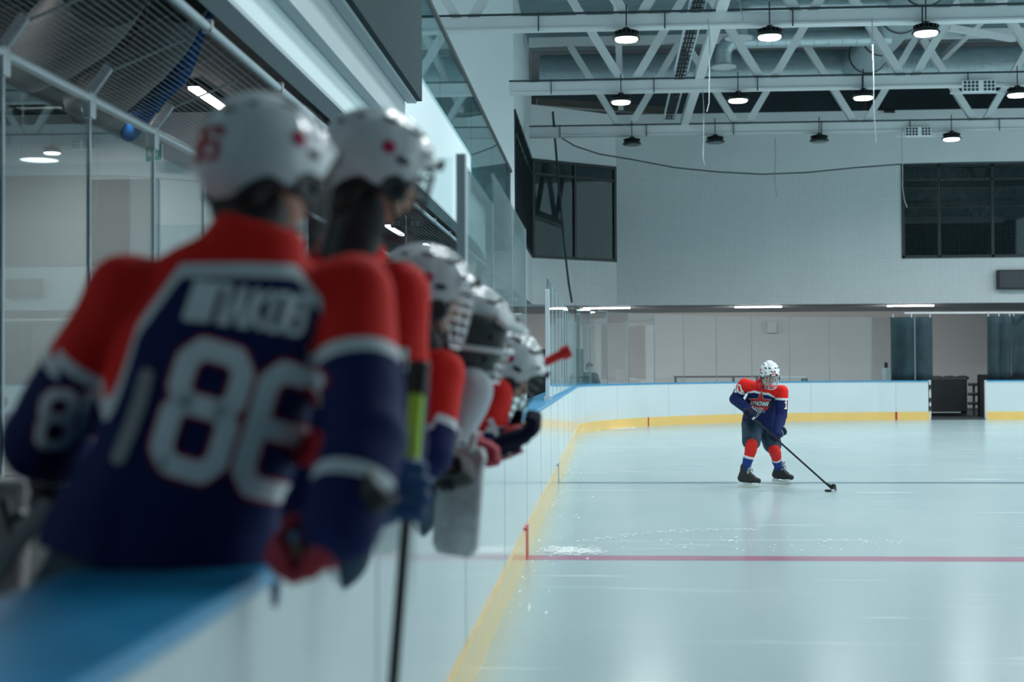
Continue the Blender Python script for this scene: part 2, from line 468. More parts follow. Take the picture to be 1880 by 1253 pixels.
def poly_decal(poly, o, ux, uy, n, bvh, off, cell=.012, reach=.35):
    """filled polygon laid on a surface as a fine grid of cells"""
    xs = [p[0] for p in poly]; ys = [p[1] for p in poly]

    def inside(x, y):
        r = False; j = len(poly) - 1
        for i in range(len(poly)):
            xi, yi = poly[i]; xj, yj = poly[j]
            if (yi > y) != (yj > y) and x < (xj - xi) * (y - yi) / (yj - yi) + xi: r = not r
            j = i
        return r
    mb = MB()

    def put(a, b):
        q = V(o) + ux * a + uy * b
        hit, nn, _, _ = bvh.ray_cast(q + n * reach, -n, reach * 2.2)
        if hit is None: hit, nn, _, _ = bvh.find_nearest(q)
        return hit + n * off
    x = min(xs)
    while x < max(xs):
        y = min(ys)
        while y < max(ys):
            if inside(x + cell / 2, y + cell / 2):
                mb.add([put(x, y), put(x + cell, y), put(x + cell, y + cell), put(x, y + cell)], [(0, 1, 2, 3)])
            y += cell
        x += cell
    return mb


def bvh_of(me): return BVHTree.FromPolygons([v.co.copy() for v in me.vertices], [tuple(p.vertices) for p in me.polygons])
E_LAMP = 115.0
WORLD = 1.25
EXPO = 0.32
E_TUBE_FILL = 36.0
# ================================================================== THE RINK AND THE HALL
BX = -.618            # ice-side face of the bench boards
BH = 1.07             # board height
Y0, Y1, RC = -1.0, 30.3, 9.0
YE = Y1 + RC          # end boards
XC = BX + RC
Z = V((0, 0, 1))

# ---- ice (floor) and its painted lines
ice = struct(MB().box((BX - .4, -6, -.1), (24, YE + .6, 0)).build('floor', M['ice']))


def line(name, y, w, m, x0=BX + .002, x1=24):
    MB().box((x0, y - w / 2, .0), (x1, y + w / 2, .0012)).build(name, m, ice)


M['linered'] = mat('faded_red_line', (.46, .20, .29), .18, var=.12, scale=2)
M['lineblue'] = mat('dark_blue_line', (.16, .27, .34), .2, var=.1, scale=2)
line('ice_red_line', PZ(1400, 1026).y, .26, M['linered'])
line('ice_blue_line', PZ(1400, 887).y, .26, M['lineblue'])
# shavings scraped up by the boards and stops
sn = MB()
rs = random.Random(11)


def flake(px, py, lx, ly, n=9):
    c = PZ(px, py); zf = rs.uniform(.0015, .006)
    pts = []
    for i in range(n * 2):
        a = math.pi * 2 * i / (n * 2); r = rs.uniform(.45, 1.0)
        pts.append(c + V((lx * r * math.cos(a), ly * r * math.sin(a), zf)))
    sn.add(pts, [tuple(range(len(pts)))])


for i in range(150):
    t = i / 149.; flake(1062 + 330 * t + rs.uniform(-6, 6), 995 - 22 * math.sin(t * 1.9) + rs.uniform(-2.5, 2.5), rs.uniform(.006, .022), rs.uniform(.006, .025), 4)
for i in range(420):
    u = rs.gauss(0, 1); flake(1048 + 22 * u, 1012 + rs.gauss(0, 3.2) + .05 * u, rs.uniform(.006, .035), rs.uniform(.008, .035), 4)
for i in range(120): flake(1095 + rs.gauss(0, 9), 1014 + rs.gauss(0, 2.), rs.uniform(.005, .02), rs.uniform(.006, .02), 4)
for i in range(60): flake(1230 + rs.uniform(-20, 430), rs.uniform(985, 1012), rs.uniform(.006, .022), rs.uniform(.01, .04), 4)
for i in range(120):
    y = rs.uniform(8, 27); x = BX + .03 + abs(rs.gauss(0, .14)); c = V((x, y, .002)); a = rs.uniform(.005, .035)
    sn.add([c + V((a * .35, 0, 0)), c + V((0, a * 2, 0)), c + V((-a * .25, 0, 0)), c + V((0, -a * 1.6, 0))], [(0, 1, 2, 3)])
for i in range(26):
    t = i / 25.; flake(1085 + 75 * t, 790.5 - 5 * t + rs.uniform(-1.5, 1.5), rs.uniform(.15, .4), rs.uniform(.1, .3), 6)
so = sn.build('ice_shavings', M['snow'])
tag(so, 'white scraped shavings and skate marks on the pale ice', 'snow', kind='stuff')


# ---- boards: a path in plan (points on the ice-side face), outward normal
def arc_pts(n=28):
    out = []
    for i in range(n + 1):
        t = math.pi / 2 * i / n
        out.append((XC - RC * math.cos(t), Y1 + RC * math.sin(t)))
    return out


def off_path(path, d):
    out = []
    for i, p in enumerate(path):
        a = V(path[max(i - 1, 0)]); b = V(path[min(i + 1, len(path) - 1)]); t = (b - a).normalized()
        out.append((p[0] - t.y * d, p[1] + t.x * d))
    return out


def strip(mb, path, d0, d1, z0, z1):
    a = off_path(path, d0); b = off_path(path, d1)
    rings = []
    for p, q in zip(a, b): rings.append([V((*p, z0)), V((*q, z0)), V((*q, z1)), V((*p, z1))])
    return mb.loft(rings)


def boards(name, label, path, capd, seams, gap=0):
    r = thing(name, label, 'rink boards', (path[0][0], path[0][1], 0))
    strip(MB(), path, 0, .06, .22, BH - .035).build('board_panel', M['boards'], r)
    strip(MB(), path, -.012, .06, 0, .22).build('kick_plate', M['kick'], r)
    strip(MB(), path, -.014, capd, BH - .035, BH).build('cap_rail', M['capblue'], r, bevel=.006)
    sm = MB()
    L = [0]
    for p, q in zip(path[:-1], path[1:]): L.append(L[-1] + (V(q) - V(p)).length)

    def at(s):
        for i in range(len(path) - 1):
            if L[i] <= s <= L[i + 1] + 1e-6:
                k = (s - L[i]) / (L[i + 1] - L[i]); p, q = V(path[i]), V(path[i + 1]); return p + (q - p) * k, (q - p).normalized()
    for s_ in seams:
        if s_ > L[-1]: continue
        p, t = at(s_)
        strip(sm, [tuple(p - t * .003), tuple(p + t * .003)], -.0012, .01, .22, BH - .04)
    if sm.v: sm.build('panel_seams', M['seam'], r)
    return r, at, L[-1]


def mark(r, at, s, w, m, z1=.222):
    p, t = at(s)
    strip(MB(), [tuple(p - t * w / 2), tuple(p + t * w / 2)], -.016, .0, 0, z1).build('line_mark', m, r)


side = [(BX, Y0 + i * (Y1 - Y0) / 16) for i in range(17)]
r1, at1, _ = boards('side_boards', 'white bench boards with a wide blue cap and yellow kick plate the players lean on', side, .34,
                    [2.4 * i for i in range(1, 13)])
mark(r1, at1, PZ(1400, 1026).y - Y0, .26, M['redmark'], .235)
mark(r1, at1, PZ(1400, 887).y - Y0, .26, M['lineblue'], .235)
gx0 = P(1706, 740, YE).x; gx1 = P(1812, 740, YE).x
path2 = arc_pts() + [(XC + (gx0 - XC) * i / 3, YE) for i in range(1, 4)]
r2, at2, L2 = boards('corner_boards', 'white curved corner and end boards left of the open gate', path2, .10, [1.6 + 2.4 * i for i in range(8)])
pm = P(1190, 780, 34.4)
best = min((abs((EYE + (V((*at2(s / 50)[0], .1)) - EYE)).xy.x * 0 + ((RM.transposed() @ (V((*at2(s / 50)[0], .1)) - EYE)).x / -(RM.transposed() @ (V((*at2(s / 50)[0], .1)) - EYE)).z * F + 940) - 1190), s / 50) for s in range(0, int(L2 * 50)))
mark(r2, at2, best[1], .055, M['redmark'])
best = min((abs(((RM.transposed() @ (V((*at2(s / 50)[0], .1)) - EYE)).x / -(RM.transposed() @ (V((*at2(s / 50)[0], .1)) - EYE)).z * F + 940) - 1645), s / 50) for s in range(0, int(L2 * 50)))
mark(r2, at2, best[1], .055, M['redmark'])
# hinge side of the gate opening
gb = MB(); gb.box((gx0 - .02, YE + .0, .0), (gx0 + .05, YE + .09, BH + .01)); gb.build('gate_jamb', M['whiteplastic'], r2)
hb = MB()
for z in (.25, .48, .83): hb.box((gx0 + .0, YE - .012, z), (gx0 + .045, YE, z + .12))
hb.build('hinge', M['black'], r2)
r3, at3, _ = boards('end_boards', 'short white end boards right of the dark gate opening', [(gx1 + i * 4, YE) for i in range(4)], .10, [3.])
MB().box((gx1 - .05, YE, 0), (gx1 + .0, YE + .09, BH)).build('gate_jamb', M['whiteplastic'], r3)

# bench floor and the floor behind the boards
struct(MB().box((-9, -3, -.1), (BX - .35, 50.2, .3)).build('floor_bench', M['rubberfloor']))
struct(MB().box((BX - .35, YE + .6, -.1), (26, 50.2, .02)).build('floor_corridor', M['rubberfloor']))


# ---- glass above the boards
def pane(name, label, a, b, z0, z1, th=.012, m='glass', cat='glass panel', group=None, clip=True):
    a, b = V((*a, 0)), V((*b, 0)); d = (b - a).normalized(); n = V((-d.y, d.x, 0)) * th / 2
    o = a.copy(); o.z = z0
    mb = MB(); e = d * .004
    vs = [a + e - n, b - e - n, b - e + n, a + e + n]
    mb.add([V((p.x, p.y, z)) for z in (z0, z1) for p in vs], [(3, 2, 1, 0), (4, 5, 6, 7), (0, 1, 5, 4), (1, 2, 6, 5), (2, 3, 7, 6), (3, 0, 4, 7)])
    r = thing(name, label, cat, o, group)
    mb.build('pane', M[m], r)
    return r


def joint(r, p, z0, z1, w=.022, m='alu'):
    MB().box((p[0] - w / 2, p[1] - w / 2, z0), (p[0] + w / 2, p[1] + w / 2, z1)).build('edge_strip', M[m], r)


GX = BX - .05
def post(label, x, y, z0, z1, w=.05):
    r = thing('glass_post', label, 'post', (x, y, z0))
    MB().box((x - w / 2, y - .03, z0), (x + w / 2, y + .03, z1)).build('channel', M['alu'], r, bevel=.004)
    mb = MB(); mb.box((x - w * .8, y - .05, z0), (x + w * .8, y + .05, z0 + .05)); mb.build('foot_plate', M['alu'], r)
    return r


yA = PX(848, 500, GX).y
post('broad aluminium post ending the side glass beside the bench players', GX, yA, BH, PX(848, 285, GX).z, .046)
yB = PX(965, 600, GX).y
ys = [yA + .05 + (yB - yA - .05) * i / 3 for i in range(4)]
for i in range(3):
    r = pane('side_glass', 'tall clear glass pane on the bench boards, %s beyond the players' % ORD[i], (GX, ys[i]), (GX, ys[i + 1]), BH, 2.59 if i else 2.40)
    joint(r, (GX, ys[i + 1]), BH, 2.59 if i else 2.40, .014)
zdiv = PX(760, 293, -.9).z
pane('divider_glass', 'clear glass divider closing the far end of the players bench', (-2.9, yA), (GX - .04, yA), BH, P(780, 291, yA).z)
pane('divider_glass', 'clear glass divider standing further along, behind the bench end divider', (-2.9, 9.0), (GX - .04, 9.0), BH, P(800, 407, 9.0).z)
yC = PX(1005, 620, GX).y
post('slim aluminium post starting the far run of side glass by the red stick end', GX, yC, BH, PX(1005, 532, GX).z, .05)
n = 10
for i in range(n):
    a, b = yC + .05 + (Y1 - yC) * i / n, yC + .05 + (Y1 - yC) * (i + 1) / n
    r = pane('side_glass', 'low clear side glass pane before the corner, %s along from the slim post' % ORD[i], (GX, a), (GX, min(b, Y1)), BH, 2.46)
    joint(r, (GX, min(b, Y1)), BH, 2.46, .02)
arc = [(XC - (RC + .05) * math.cos(t), Y1 + (RC + .05) * math.sin(t)) for t in [math.pi / 2 * i / 12 for i in range(13)]]
for i in range(12):
    r = pane('end_glass', 'clear pane of the curved end glass, %s counting from the corner towards the gate' % ORD[i], arc[i], arc[i + 1], BH, 2.80)
    joint(r, arc[i + 1], BH, 2.80, .02, 'strip')

# ---- rear glass of the bench with its top rail and brackets
RX = -3.0
ry = [PX(x, 400, RX).y for x in (3, 163, 281)]
dy = ry[2] - ry[1]
ry = [ry[0] - dy * 1.0] + ry + [ry[2] + dy, ry[2] + 2 * dy, ry[2] + 3 * dy]
zr = PX(163, 186, RX).z
for i in range(len(ry) - 1):
    r = pane('rear_glass', 'tall clear glass pane behind the players bench, %s from the near end' % ORD[i], (RX, ry[i]), (RX, ry[i + 1]), .3, zr)
    joint(r, (RX, ry[i + 1]), .3, zr, .02)
rail = thing('glass_rail', 'pale steel rail running along the top of the rear bench glass', 'rail', (RX, ry[0], zr))
MB().tube([(RX, ry[0] - 1, zr + .02), (RX, 36, zr + .02)], .03, 10).build('tube', M['helmet'], rail, True)
for i, y in enumerate(ry[1:4]):
    r = thing('rail_bracket', ['white forked bracket on the glass rail nearest the picture edge', 'white forked bracket on the glass rail above the second glass joint',
                               'white forked bracket on the glass rail above the green exit sign'][i], 'bracket', (RX, y, zr), 'brackets on the rear glass rail')
    mb = MB(); mb.box((RX - .03, y - .045, zr - .10), (RX + .03, y + .045, zr + .06)); mb.build('clamp', M['helmet'], r, bevel=.01)
    mb = MB(); mb.bar((RX, y, zr + .04), (RX + .13, y - .02, zr + .20), .035, .06); mb.build('arm', M['helmet'], r, bevel=.008)
    mb = MB(); mb.tube([(RX + .11, y - .02, zr + .16), (RX + .55, y + .05, zr + .36)], .008, 6); mb.build('stay_wire', M['netlight'], r)

# ---- safety net slung from the balcony edge to the rear rail
NX0, NZ0, NX1, NZ1 = -2.16, 3.30, RX, zr + .04
nb = MB()
for i in range(27):
    t = i / 26; x = NX0 + (NX1 - NX0) * t; z = NZ0 + (NZ1 - NZ0) * t - .05 * math.sin(t * math.pi)
    nb.bar((x, 3, z), (x, 35.7, z), .0026, .0026)
y = 3
while y < 35.7:
    pts = [(NX0 + (NX1 - NX0) * t, y + .02 * math.sin(y * 5), NZ0 + (NZ1 - NZ0) * t - .05 * math.sin(t * math.pi)) for t in (0, .25, .5, .75, 1)]
    for a, b in zip(pts[:-1], pts[1:]): nb.bar(a, b, .0015, .0015)
    y += .3
tag(nb.build('safety_net', M['netlight']), 'pale cord safety net slung over the bench under the balcony', 'net')
rl = thing('net_rail', 'pale steel tube under the balcony edge holding the net', 'rail', (NX0, 3, NZ0))
MB().tube([(NX0, 3, NZ0), (NX0, 36, NZ0)], .025, 8).build('tube', M['alu'], rl, True)
mb = MB(); y = 5.9
while y < 34:
    mb.box((NX0 - .028, y - .02, NZ0 - .028), (NX0 + .028, y + .02, NZ0 + .04)); y += 1.7
mb.build('pipe_clamps', M['whiteplastic'], rl)

# ---- balcony: white fascia, soffit, balustrade
FX, FZ0, FZ1 = -2.0, 3.43, 4.66
fp = [(FX, 1.0), (FX, 21.0)]
for t in range(1, 9):
    u = t / 8; fp.append((FX - 1.9 * u ** 2.0, 21 + 15.5 * u))
fa = MB()
strip(fa, [(x, y) for x, y in fp], 0, .10, FZ0, FZ1)
struct(fa.build('wall_balcony', M['fascia']))
sf = MB(); strip(sf, fp, 0.0, .16, FZ0 - .03, FZ0 - .002); struct(sf.build('trim_1', M['soffit']))
struct(MB().box((-8.2, 1, 4.25), (FX - .22, 36.5, 4.42)).build('ceiling_balcony', M['darkceil']))
struct(MB().box((-8.2, 1, 4.45), (FX - .12, 33.6, 4.64)).build('floor_balcony', M['soffit']))
zb0, zb1 = FZ1, PX(938, 320, FX).z
bl = [5.0, 9.0, 13., 17., 21., 25., 29.6]
for i in range(6):
    r = pane('balustrade_glass', 'glass pane of the balcony balustrade, %s along from the dark display' % ORD[i], (FX + .02, bl[i]), (FX + .02, bl[i + 1]), zb0 - (.06 if i < 4 else .6), zb1, m='glassbal')
hr = thing('handrail', 'dark steel handrail on the glass balustrade of the balcony', 'handrail', (FX - .03, 5, zb1))
MB().tube([(FX + .02, 5, zb1 + .02), (FX + .02, 29.8, zb1 + .02)], .035, 10).build('tube', M['darkgrey'], hr, True)

# ---- display housing hung on the fascia
dz0 = PX(775, 190, -1.75).z; dy1 = PX(775, 190, -1.75).y
dsp = thing('display_board', 'large dark grey display box hung on the white balcony fascia', 'display', (-1.85, dy1 - 5, dz0))
MB().box((-1.80, 3.0, dz0 + .02), (-1.75, dy1, dz0 + 1.9)).build('screen', M['screen'], dsp)
MB().box((-1.90, 3.0, dz0), (-1.80, dy1 + .0, dz0 + 1.92)).build('housing', M['soffit'], dsp, bevel=.01)
MB().box((-1.992, 3.0, dz0 - .32), (-1.90, dy1 - .1, dz0 + 1.5)).build('backing_box', M['soffit'], dsp)

# ---- walls
YV = 33.7; AX = -2.17
struct(MB().box((-8.2, YV, 3.35), (AX, YV + .25, 11)).build('wall_pillar', M['wall']))
YB = 42.0; YW = 44.0; ZS = 3.38; ZT = P(1500, 205, YW).z
bz0, bz1 = PX(978, 475, AX).z, PX(978, 296, AX).z
wb = MB(); wb.box((AX - .25, YV + .25, 3.35), (AX, YB, bz0)); wb.box((AX - .25, YV + .25, bz1), (AX, YB, 11)); struct(wb.build('wall_left', M['wall']))
xF = P(1131, 400, YW).x
wf = MB()
def slab(mb, a, b, z0, z1, th=.25):
    a, b = V((*a, 0)), V((*b, 0)); d = (b - a).normalized(); nn = V((-d.y, d.x, 0)) * th
    return mb.add([V((p.x, p.y, z)) for z in (z0, z1) for p in (a, b, b + nn, a + nn)],
                  [(3, 2, 1, 0), (4, 5, 6, 7), (0, 1, 5, 4), (1, 2, 6, 5), (2, 3, 7, 6), (3, 0, 4, 7)])
slab(wf, (AX, YB), (xF, YW), 3.35, bz0); slab(wf, (AX, YB), (xF, YW), bz1, ZT)
struct(wf.build('wall_bay', M['wall']))
wx0 = P(1655, 400, YW).x; wz0 = P(1750, 474, YW).z; wz1 = P(1750, 301, YW).z
we = MB(); we.box((xF, YW, ZS), (wx0, YW + .25, ZT)); we.box((wx0, YW, ZS), (24, YW + .25, wz0)); we.box((wx0, YW, wz1), (24, YW + .25, ZT))
struct(we.build('wall_end', M['wall']))
struct(MB().box((-9, 50, 0), (26, 50.25, 3.6)).build('wall_back', M['wallbeige']))
struct(MB().box((-9, YW + .26, ZS), (26, 50.0, ZS + .2)).build('ceiling_corridor', M['soffit']))
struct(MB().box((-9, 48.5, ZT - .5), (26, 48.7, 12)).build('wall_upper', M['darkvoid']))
struct(MB().box((-9, 33.9, 10.9), (26, 49, 11.0)).build('ceiling_far', M['darkceil']))
struct(MB().box((-9, -4, 10.75), (26, 41.5, 10.88)).build('ceiling', M['roof']))
struct(MB().box((-9, -4.3, -.1), (26, -4, 11)).build('wall_near_blocker', M['darkceil']))  # unseen dark wall, added to keep light off the players' backs
struct(MB().box((-8.4, 1, 0), (-8.2, 36, 4.3)).build('wall_bench', M['wall']))
# cross wall behind the rear glass: white above, warm panel below
cw = 15.2
struct(MB().box((-8.2, cw, 0), (-3.25, cw + .2, 4.25)).build('wall_cross', M['wall']))
mbp = MB(); x0, x1 = P(166, 400, cw).x, P(292, 400, cw).x
zz = P(230, 330, cw).z
wp = thing('wall_cladding', 'warm grey cladding panel on the wall behind the rear bench glass', 'wall panel', (x0, cw, .3))
MB().box((x0, cw - .03, .3), (x1, cw, zz)).build('sheet', M['wallbeige'], wp)
MB().box((x1 - .08, cw - .05, .3), (x1, cw - .03, zz)).build('edge_trim', M['soffit'], wp)

# dark brown beam under the roof, over the end wall
tag(MB().bar(P(985, 188, 43.6), P(1232, 205, 44.3), .3, .22).build('roof_beam', M['brownbeam']), 'weathered brown beam on top of the end wall at left', 'beam')
# dark void block and small dark camera at the wall top
tag(MB().box((P(1590, 190, 44.6).x, 44.6, ZT - .1), (P(1620, 190, 44.6).x, 45.0, ZT + .55)).build('vent_box', M['black']), 'black box on top of the end wall behind the middle truss', 'box')
pc = P(1642, 204, YW - .1)
scm = thing('security_camera', 'tiny black camera at the top edge of the end wall', 'camera', pc)
MB().tube([pc + V((-.30, .05, .02)), pc + V((.02, .0, 0))], .06, 10).build('camera_body', M['black'], scm, True)
MB().ell(pc + V((.02, -.05, 0)), .035, None, 12, 8).build('lens', M['steel'], scm, True)


# ---- windows
def window(n, label, a, b, z0, z1, cols, zt, th=.08):
    a, b = V((*a, 0)), V((*b, 0)); d = (b - a).normalized(); nn = V((-d.y, d.x, 0)); L = (b - a).length
    r = bpy.data.objects.new('window_%d' % n, None); C.objects.link(r); r.location = (a.x, a.y, z0); struct(r); r['label'] = label
    fr = MB()
    def bar(u0, u1, h0, h1):
        slab(fr, tuple((a + d * u0 - nn * .03).xy), tuple((a + d * u1 - nn * .03).xy), h0, h1, th)
    bar(0, L, z0, z0 + .09); bar(0, L, z1 - .09, z1); bar(0, .09, z0, z1); bar(L - .09, L, z0, z1)
    for c in cols: bar(c * L - .04, c * L + .04, z0, z1)
    bar(0, L, zt - .035, zt + .035)
    fr.build('window_frame', M['frame'], r)
    g = MB(); slab(g, tuple((a + nn * .02).xy), tuple((b + nn * .02).xy), z0, z1, .012); g.build('pane', M['glassdark'], r)
    bk = MB(); slab(bk, tuple((a + nn * .6 - d * (0 if n == 1 else .9)).xy), tuple((b + nn * .6 + d * .9).xy), z0 - .2, z1 + .2, .05); bk.build('dark_room_backing', M['black'], r)  # black sheet stands in for the unlit room behind the glass
    return r


M['glassdark'] = glassmat('dark_window_glass', (.45, .6, .63), .7, 1.6)
window(1, 'black framed window in the side wall above the corner', (AX, YV + .3), (AX, YB), bz0, bz1, [.14, .28, .43, .58, .72, .86], bz1 - .55)
window(2, 'dark window in the angled bay at the end of the balcony', (AX, YB), (xF, YW), bz0, bz1, [.5], bz1 - .45)
window(3, 'wide dark window in the end wall at the right', (wx0, YW), (wx0 + 10.5, YW), wz0, wz1, [P(1724, 400, YW).x / 1 and (P(1724, 400, YW).x - wx0) / 10.5, (P(1822, 400, YW).x - wx0) / 10.5, .62, .8], P(1750, 330, YW).z)

# small things on the end wall
p0, p1 = P(1829, 532, YW), P(1900, 496, YW)
spk = thing('wall_speaker', 'black box fixed to the end wall under the wide window', 'speaker', (p0.x, YW, p0.z))
MB().box((p0.x, YW - .25, p0.z), (p1.x, YW, p1.z)).build('box', M['black'], spk, bevel=.01)
MB().box((p0.x + .04, YW - .262, p0.z + .04), (p1.x - .04, YW - .25, p1.z - .04)).build('front_grille', M['darkgrey'], spk)


# ---- strip lamps under the end soffit
def striplamp(label, x0, x1, py, lit, m='tube_on'):
    a, b = P(x0, py, 44.25), P(x1, py, 44.25)
    r = thing('strip_lamp', label, 'lamp', (a.x, 44.25, ZS), 'strip lamps under the end soffit')
    MB().box((a.x, 44.2, ZS - .045), (b.x, 44.36, ZS)).build('housing', M['black'], r)
    MB().box((a.x + .02, 44.19, ZS - .078), (b.x - .02, 44.3, ZS - .046)).build('tube', M[m], r)
    l = bpy.data.lights.new('strip_lamp_light', 'AREA'); l.shape = 'RECTANGLE'; l.size = b.x - a.x; l.size_y = .15; l.energy = 60 * lit; l.color = (1, .95, .92)
    o = bpy.data.objects.new('strip_lamp_light', l); C.objects.link(o); o.location = ((a.x + b.x) / 2, 44.8, ZS - .12)
    o.rotation_euler = (math.radians(40), 0, 0)


striplamp('strip lamp under the soffit at the left, near the corner', 1070, 1158, 563, 1.3)
striplamp('strip lamp under the soffit above the skater', 1348, 1436, 561, 1.2)
striplamp('strip lamp under the soffit above the dark curtain', 1628, 1715, 556, .9)
# added fill with no lamp of its own, brightens the corridor behind the bay
for x in (-3.0,):
    l = bpy.data.lights.new('corridor_fill_light', 'AREA'); l.size = 1.2; l.energy = 25; l.color = (1, .92, .9)
    o = bpy.data.objects.new('corridor_fill_light', l); C.objects.link(o); o.location = (x, 46, ZS - .15)


# ---- trusses
def truss(i, Yt, label):
    zc = 7.78; zt = 10.2; Lx, Rx = -4.4 if i == 0 else AX + .02, 17.0
    if i == 2: Lx = AX + .15
    r = thing('roof_truss', label, 'truss', (0, Yt, zc), 'white roof trusses')
    c = MB(); c.box((Lx, Yt - .10, zc - .10), (Rx, Yt + .10, zc + .12)); c.box((Lx, Yt - .14, zc - .135), (Rx, Yt + .14, zc - .10))
    c.build('bottom_chord', M['truss'], r)
    MB().box((Lx, Yt - .10, zt - .1), (Rx, Yt + .10, zt + .12)).build('top_chord', M['truss'], r)
    pr = None
    for k in range(-1 if i else -2, 6):
        xv = .53 + 3.1 * k
        for sgn in (-1, 1):
            a = V((xv + sgn * .13, Yt, zc + .1)); b = V((xv + sgn * 1.45, Yt, zt - .1))
            if a.x < Lx or b.x < Lx: continue
            MB().bar(a, b, .17, .17, V((0, 1, 0))).build('diagonal', M['truss'], r)
        
    # conduit along the chord and little hangers
    MB().tube([(Lx, Yt - .12, zc + .15), (Rx, Yt - .12, zc + .15)], .022, 6).build('conduit', M['netdark'], r)
    hm = MB()
    for q in range(7):
        x = -1.2 + 2.3 * q
        hm.box((x - .012, Yt - .155, zc - .17), (x + .012, Yt - .14, zc + .17))
    hm.build('conduit_hangers', M['netdark'], r)
    return r


truss(0, 26, 'white steel roof truss nearest the camera, crossing the top of the picture')
truss(1, 32, 'white steel roof truss second in depth with four round lamps')
truss(2, 38, 'white steel roof truss farthest off, in front of the end wall')
# long beam and cable tray running with the rink
lb = thing('roof_brace', 'white sloping roof beam running lengthwise between the trusses', 'beam', (2.1, 20, 7.9))
MB().bar((2.12, 14, 8.0), (2.12, 38.2, 8.0), .20, .20).build('beam', M['truss'], lb)
tr = thing('cable_tray', 'grey cable tray running lengthwise beside the white beam', 'cable tray', (1.75, 20, 8.05))
mb = MB(); mb.box((1.55, 14, 8.05), (1.58, 38, 8.13)); mb.box((1.83, 14, 8.05), (1.86, 38, 8.13)); mb.build('side_rails', M['alu'], tr)
mb = MB()
for q in range(60): mb.box((1.58, 14.2 + q * .4, 8.05), (1.83, 14.25 + q * .4, 8.07))
mb.build('rungs', M['darkgrey'], tr)
mb = MB()
for q in range(3): mb.tube([(1.64 + .06 * q, 14, 8.09), (1.64 + .06 * q, 38, 8.09)], .02, 6)
mb.build('cables', M['black'], tr)
for k, (x, zz_) in enumerate(((.2, 9.4), (6.7, 10.1), (9.3, 10.1))):
    tag(MB().bar((x, 26, zz_), (x + .3, 44, zz_ + .1), .16, .16).build('roof_purlin', M['truss']),
        ['white lengthwise tie beam high at the left, behind the trusses', 'white lengthwise roof tie right of the big duct elbow', 'white lengthwise roof tie nearest the right edge'][k], 'beam')
# horizontal cross braces near the right
tag(MB().bar(P(1740, 50, 33), P(1860, 72, 37), .14, .14).build('roof_brace', M['truss']), 'white diagonal roof brace at the upper right', 'beam')

# ---- LED floods as pale dotted plates fixed to the chords
for (px0, py0, px1, py1, Yt, lab) in ((1766, 147, 1827, 170, 31.8, 'pale dotted plate lamp on the middle truss chord'), (1661, 233, 1709, 251, 37.8, 'pale dotted plate lamp on the farthest truss chord')):
    a, b = P(px0, py1, Yt), P(px1, py0, Yt)
    r = thing('plate_lamp', lab, 'lamp', (a.x, Yt, a.z))
    MB().box((a.x, Yt - .05, a.z), (b.x, Yt + .02, b.z)).build('plate', M['wall'], r, bevel=.01)
    MB().box((a.x - .25, Yt - .03, a.z - .03), (b.x + .25, Yt + .02, a.z + .02)).build('bracket', M['truss'], r)
    d = MB()
    for i in range(8):
        for j in range(3):
            if i in (4,): continue
            cx = a.x + (b.x - a.x) * (.08 + .84 * i / 7); cz = a.z + (b.z - a.z) * (.2 + .3 * j)
            d.lathe([(.032, 0), (.032, .012)], (cx, Yt - .062, cz), V((0, 1, 0)), 10)
    d.build('led_lenses', M['darkgrey'], r)


# ---- high-bay lamps
def highbay(label, c, lit, first=None):
    r = thing('high_bay_lamp', label, 'lamp', c, 'round high bay lamps on the trusses')
    MB().tube([c + V((0, 0, .22)), c + V((0, 0, .62))], .012, 6).build('hanger', M['lampblack'], r)
    MB().lathe([(.03, .20), (.06, .18), (.08, .10), (.19, .07), (.25, .0), (.25, -.02), (.21, -.02)], c, Z, 24).build('housing', M['lampblack'], r, True)
    f = MB()
    for k in range(16):
        a = 2 * math.pi * k / 16; p = V((math.cos(a), math.sin(a), 0)); f.bar(c + p * .09 + Z * .13, c + p * .22 + Z * .09, .012, .05)
    f.build('cooling_fins', M['lampblack'], r)
    MB().lathe([(.205, -.024), (.19, -.05), (.0, -.058)], c, Z, 24).build('lens', M['lamp_on' if lit else 'lamp_off'], r, True)
    return r


HB = [(1150, 70, 26, 1), (1413, 66, 26, 1), (1700, 59, 26, 1), (1140, 186, 32, 1), (1355, 183, 32, 1), (1585, 178, 32, 1), (1868, 173, 32, 1),
      (1160, 264, 38, 0), (1313, 260, 38, 0), (1504, 258, 38, 0), (1747, 254, 38, 1)]
names = ['left lamp of the nearest truss, lit white disc', 'middle lamp of the nearest truss, lit, beside the sloping beam', 'right lamp of the nearest truss, lit, large black finned housing',
         'leftmost lit lamp on the middle truss', 'lit lamp on the middle truss just right of the sloping beam', 'lit lamp on the middle truss by the hanging white cable', 'lit lamp on the middle truss at the right picture edge',
         'unlit dark lamp leftmost on the farthest truss', 'unlit dark lamp on the farthest truss, second from left, seen edge-on', 'unlit dark lamp on the farthest truss above the blank wall', 'lit lamp on the farthest truss above the wide window']
LCOL = (.90, .98, 1.0)
for (px, py, Yt, lit), nm in zip(HB, names):
    c = P(px, py, Yt - .25)
    highbay('black round high-bay ' + nm if not nm.startswith('unlit') else 'black round high-bay ' + nm, c, lit)


def lamp(x, y, z, e, size=1.0):
    l = bpy.data.lights.new('high_bay_light', 'AREA'); l.shape = 'DISK'; l.size = size; l.energy = e; l.color = LCOL; l.spread = math.radians(165)
    o = bpy.data.objects.new('high_bay_light', l); C.objects.link(o); o.location = (x, y, z)


for Yt in (8, 14, 20, 26, 32, 38):
    for x in (.9, 5.0, 9.4, 14.0, 19.):
        if Yt == 38 and x < 8: continue
        lamp(x, Yt - .25, 7.2, E_LAMP if Yt > 10 else E_LAMP * .9)

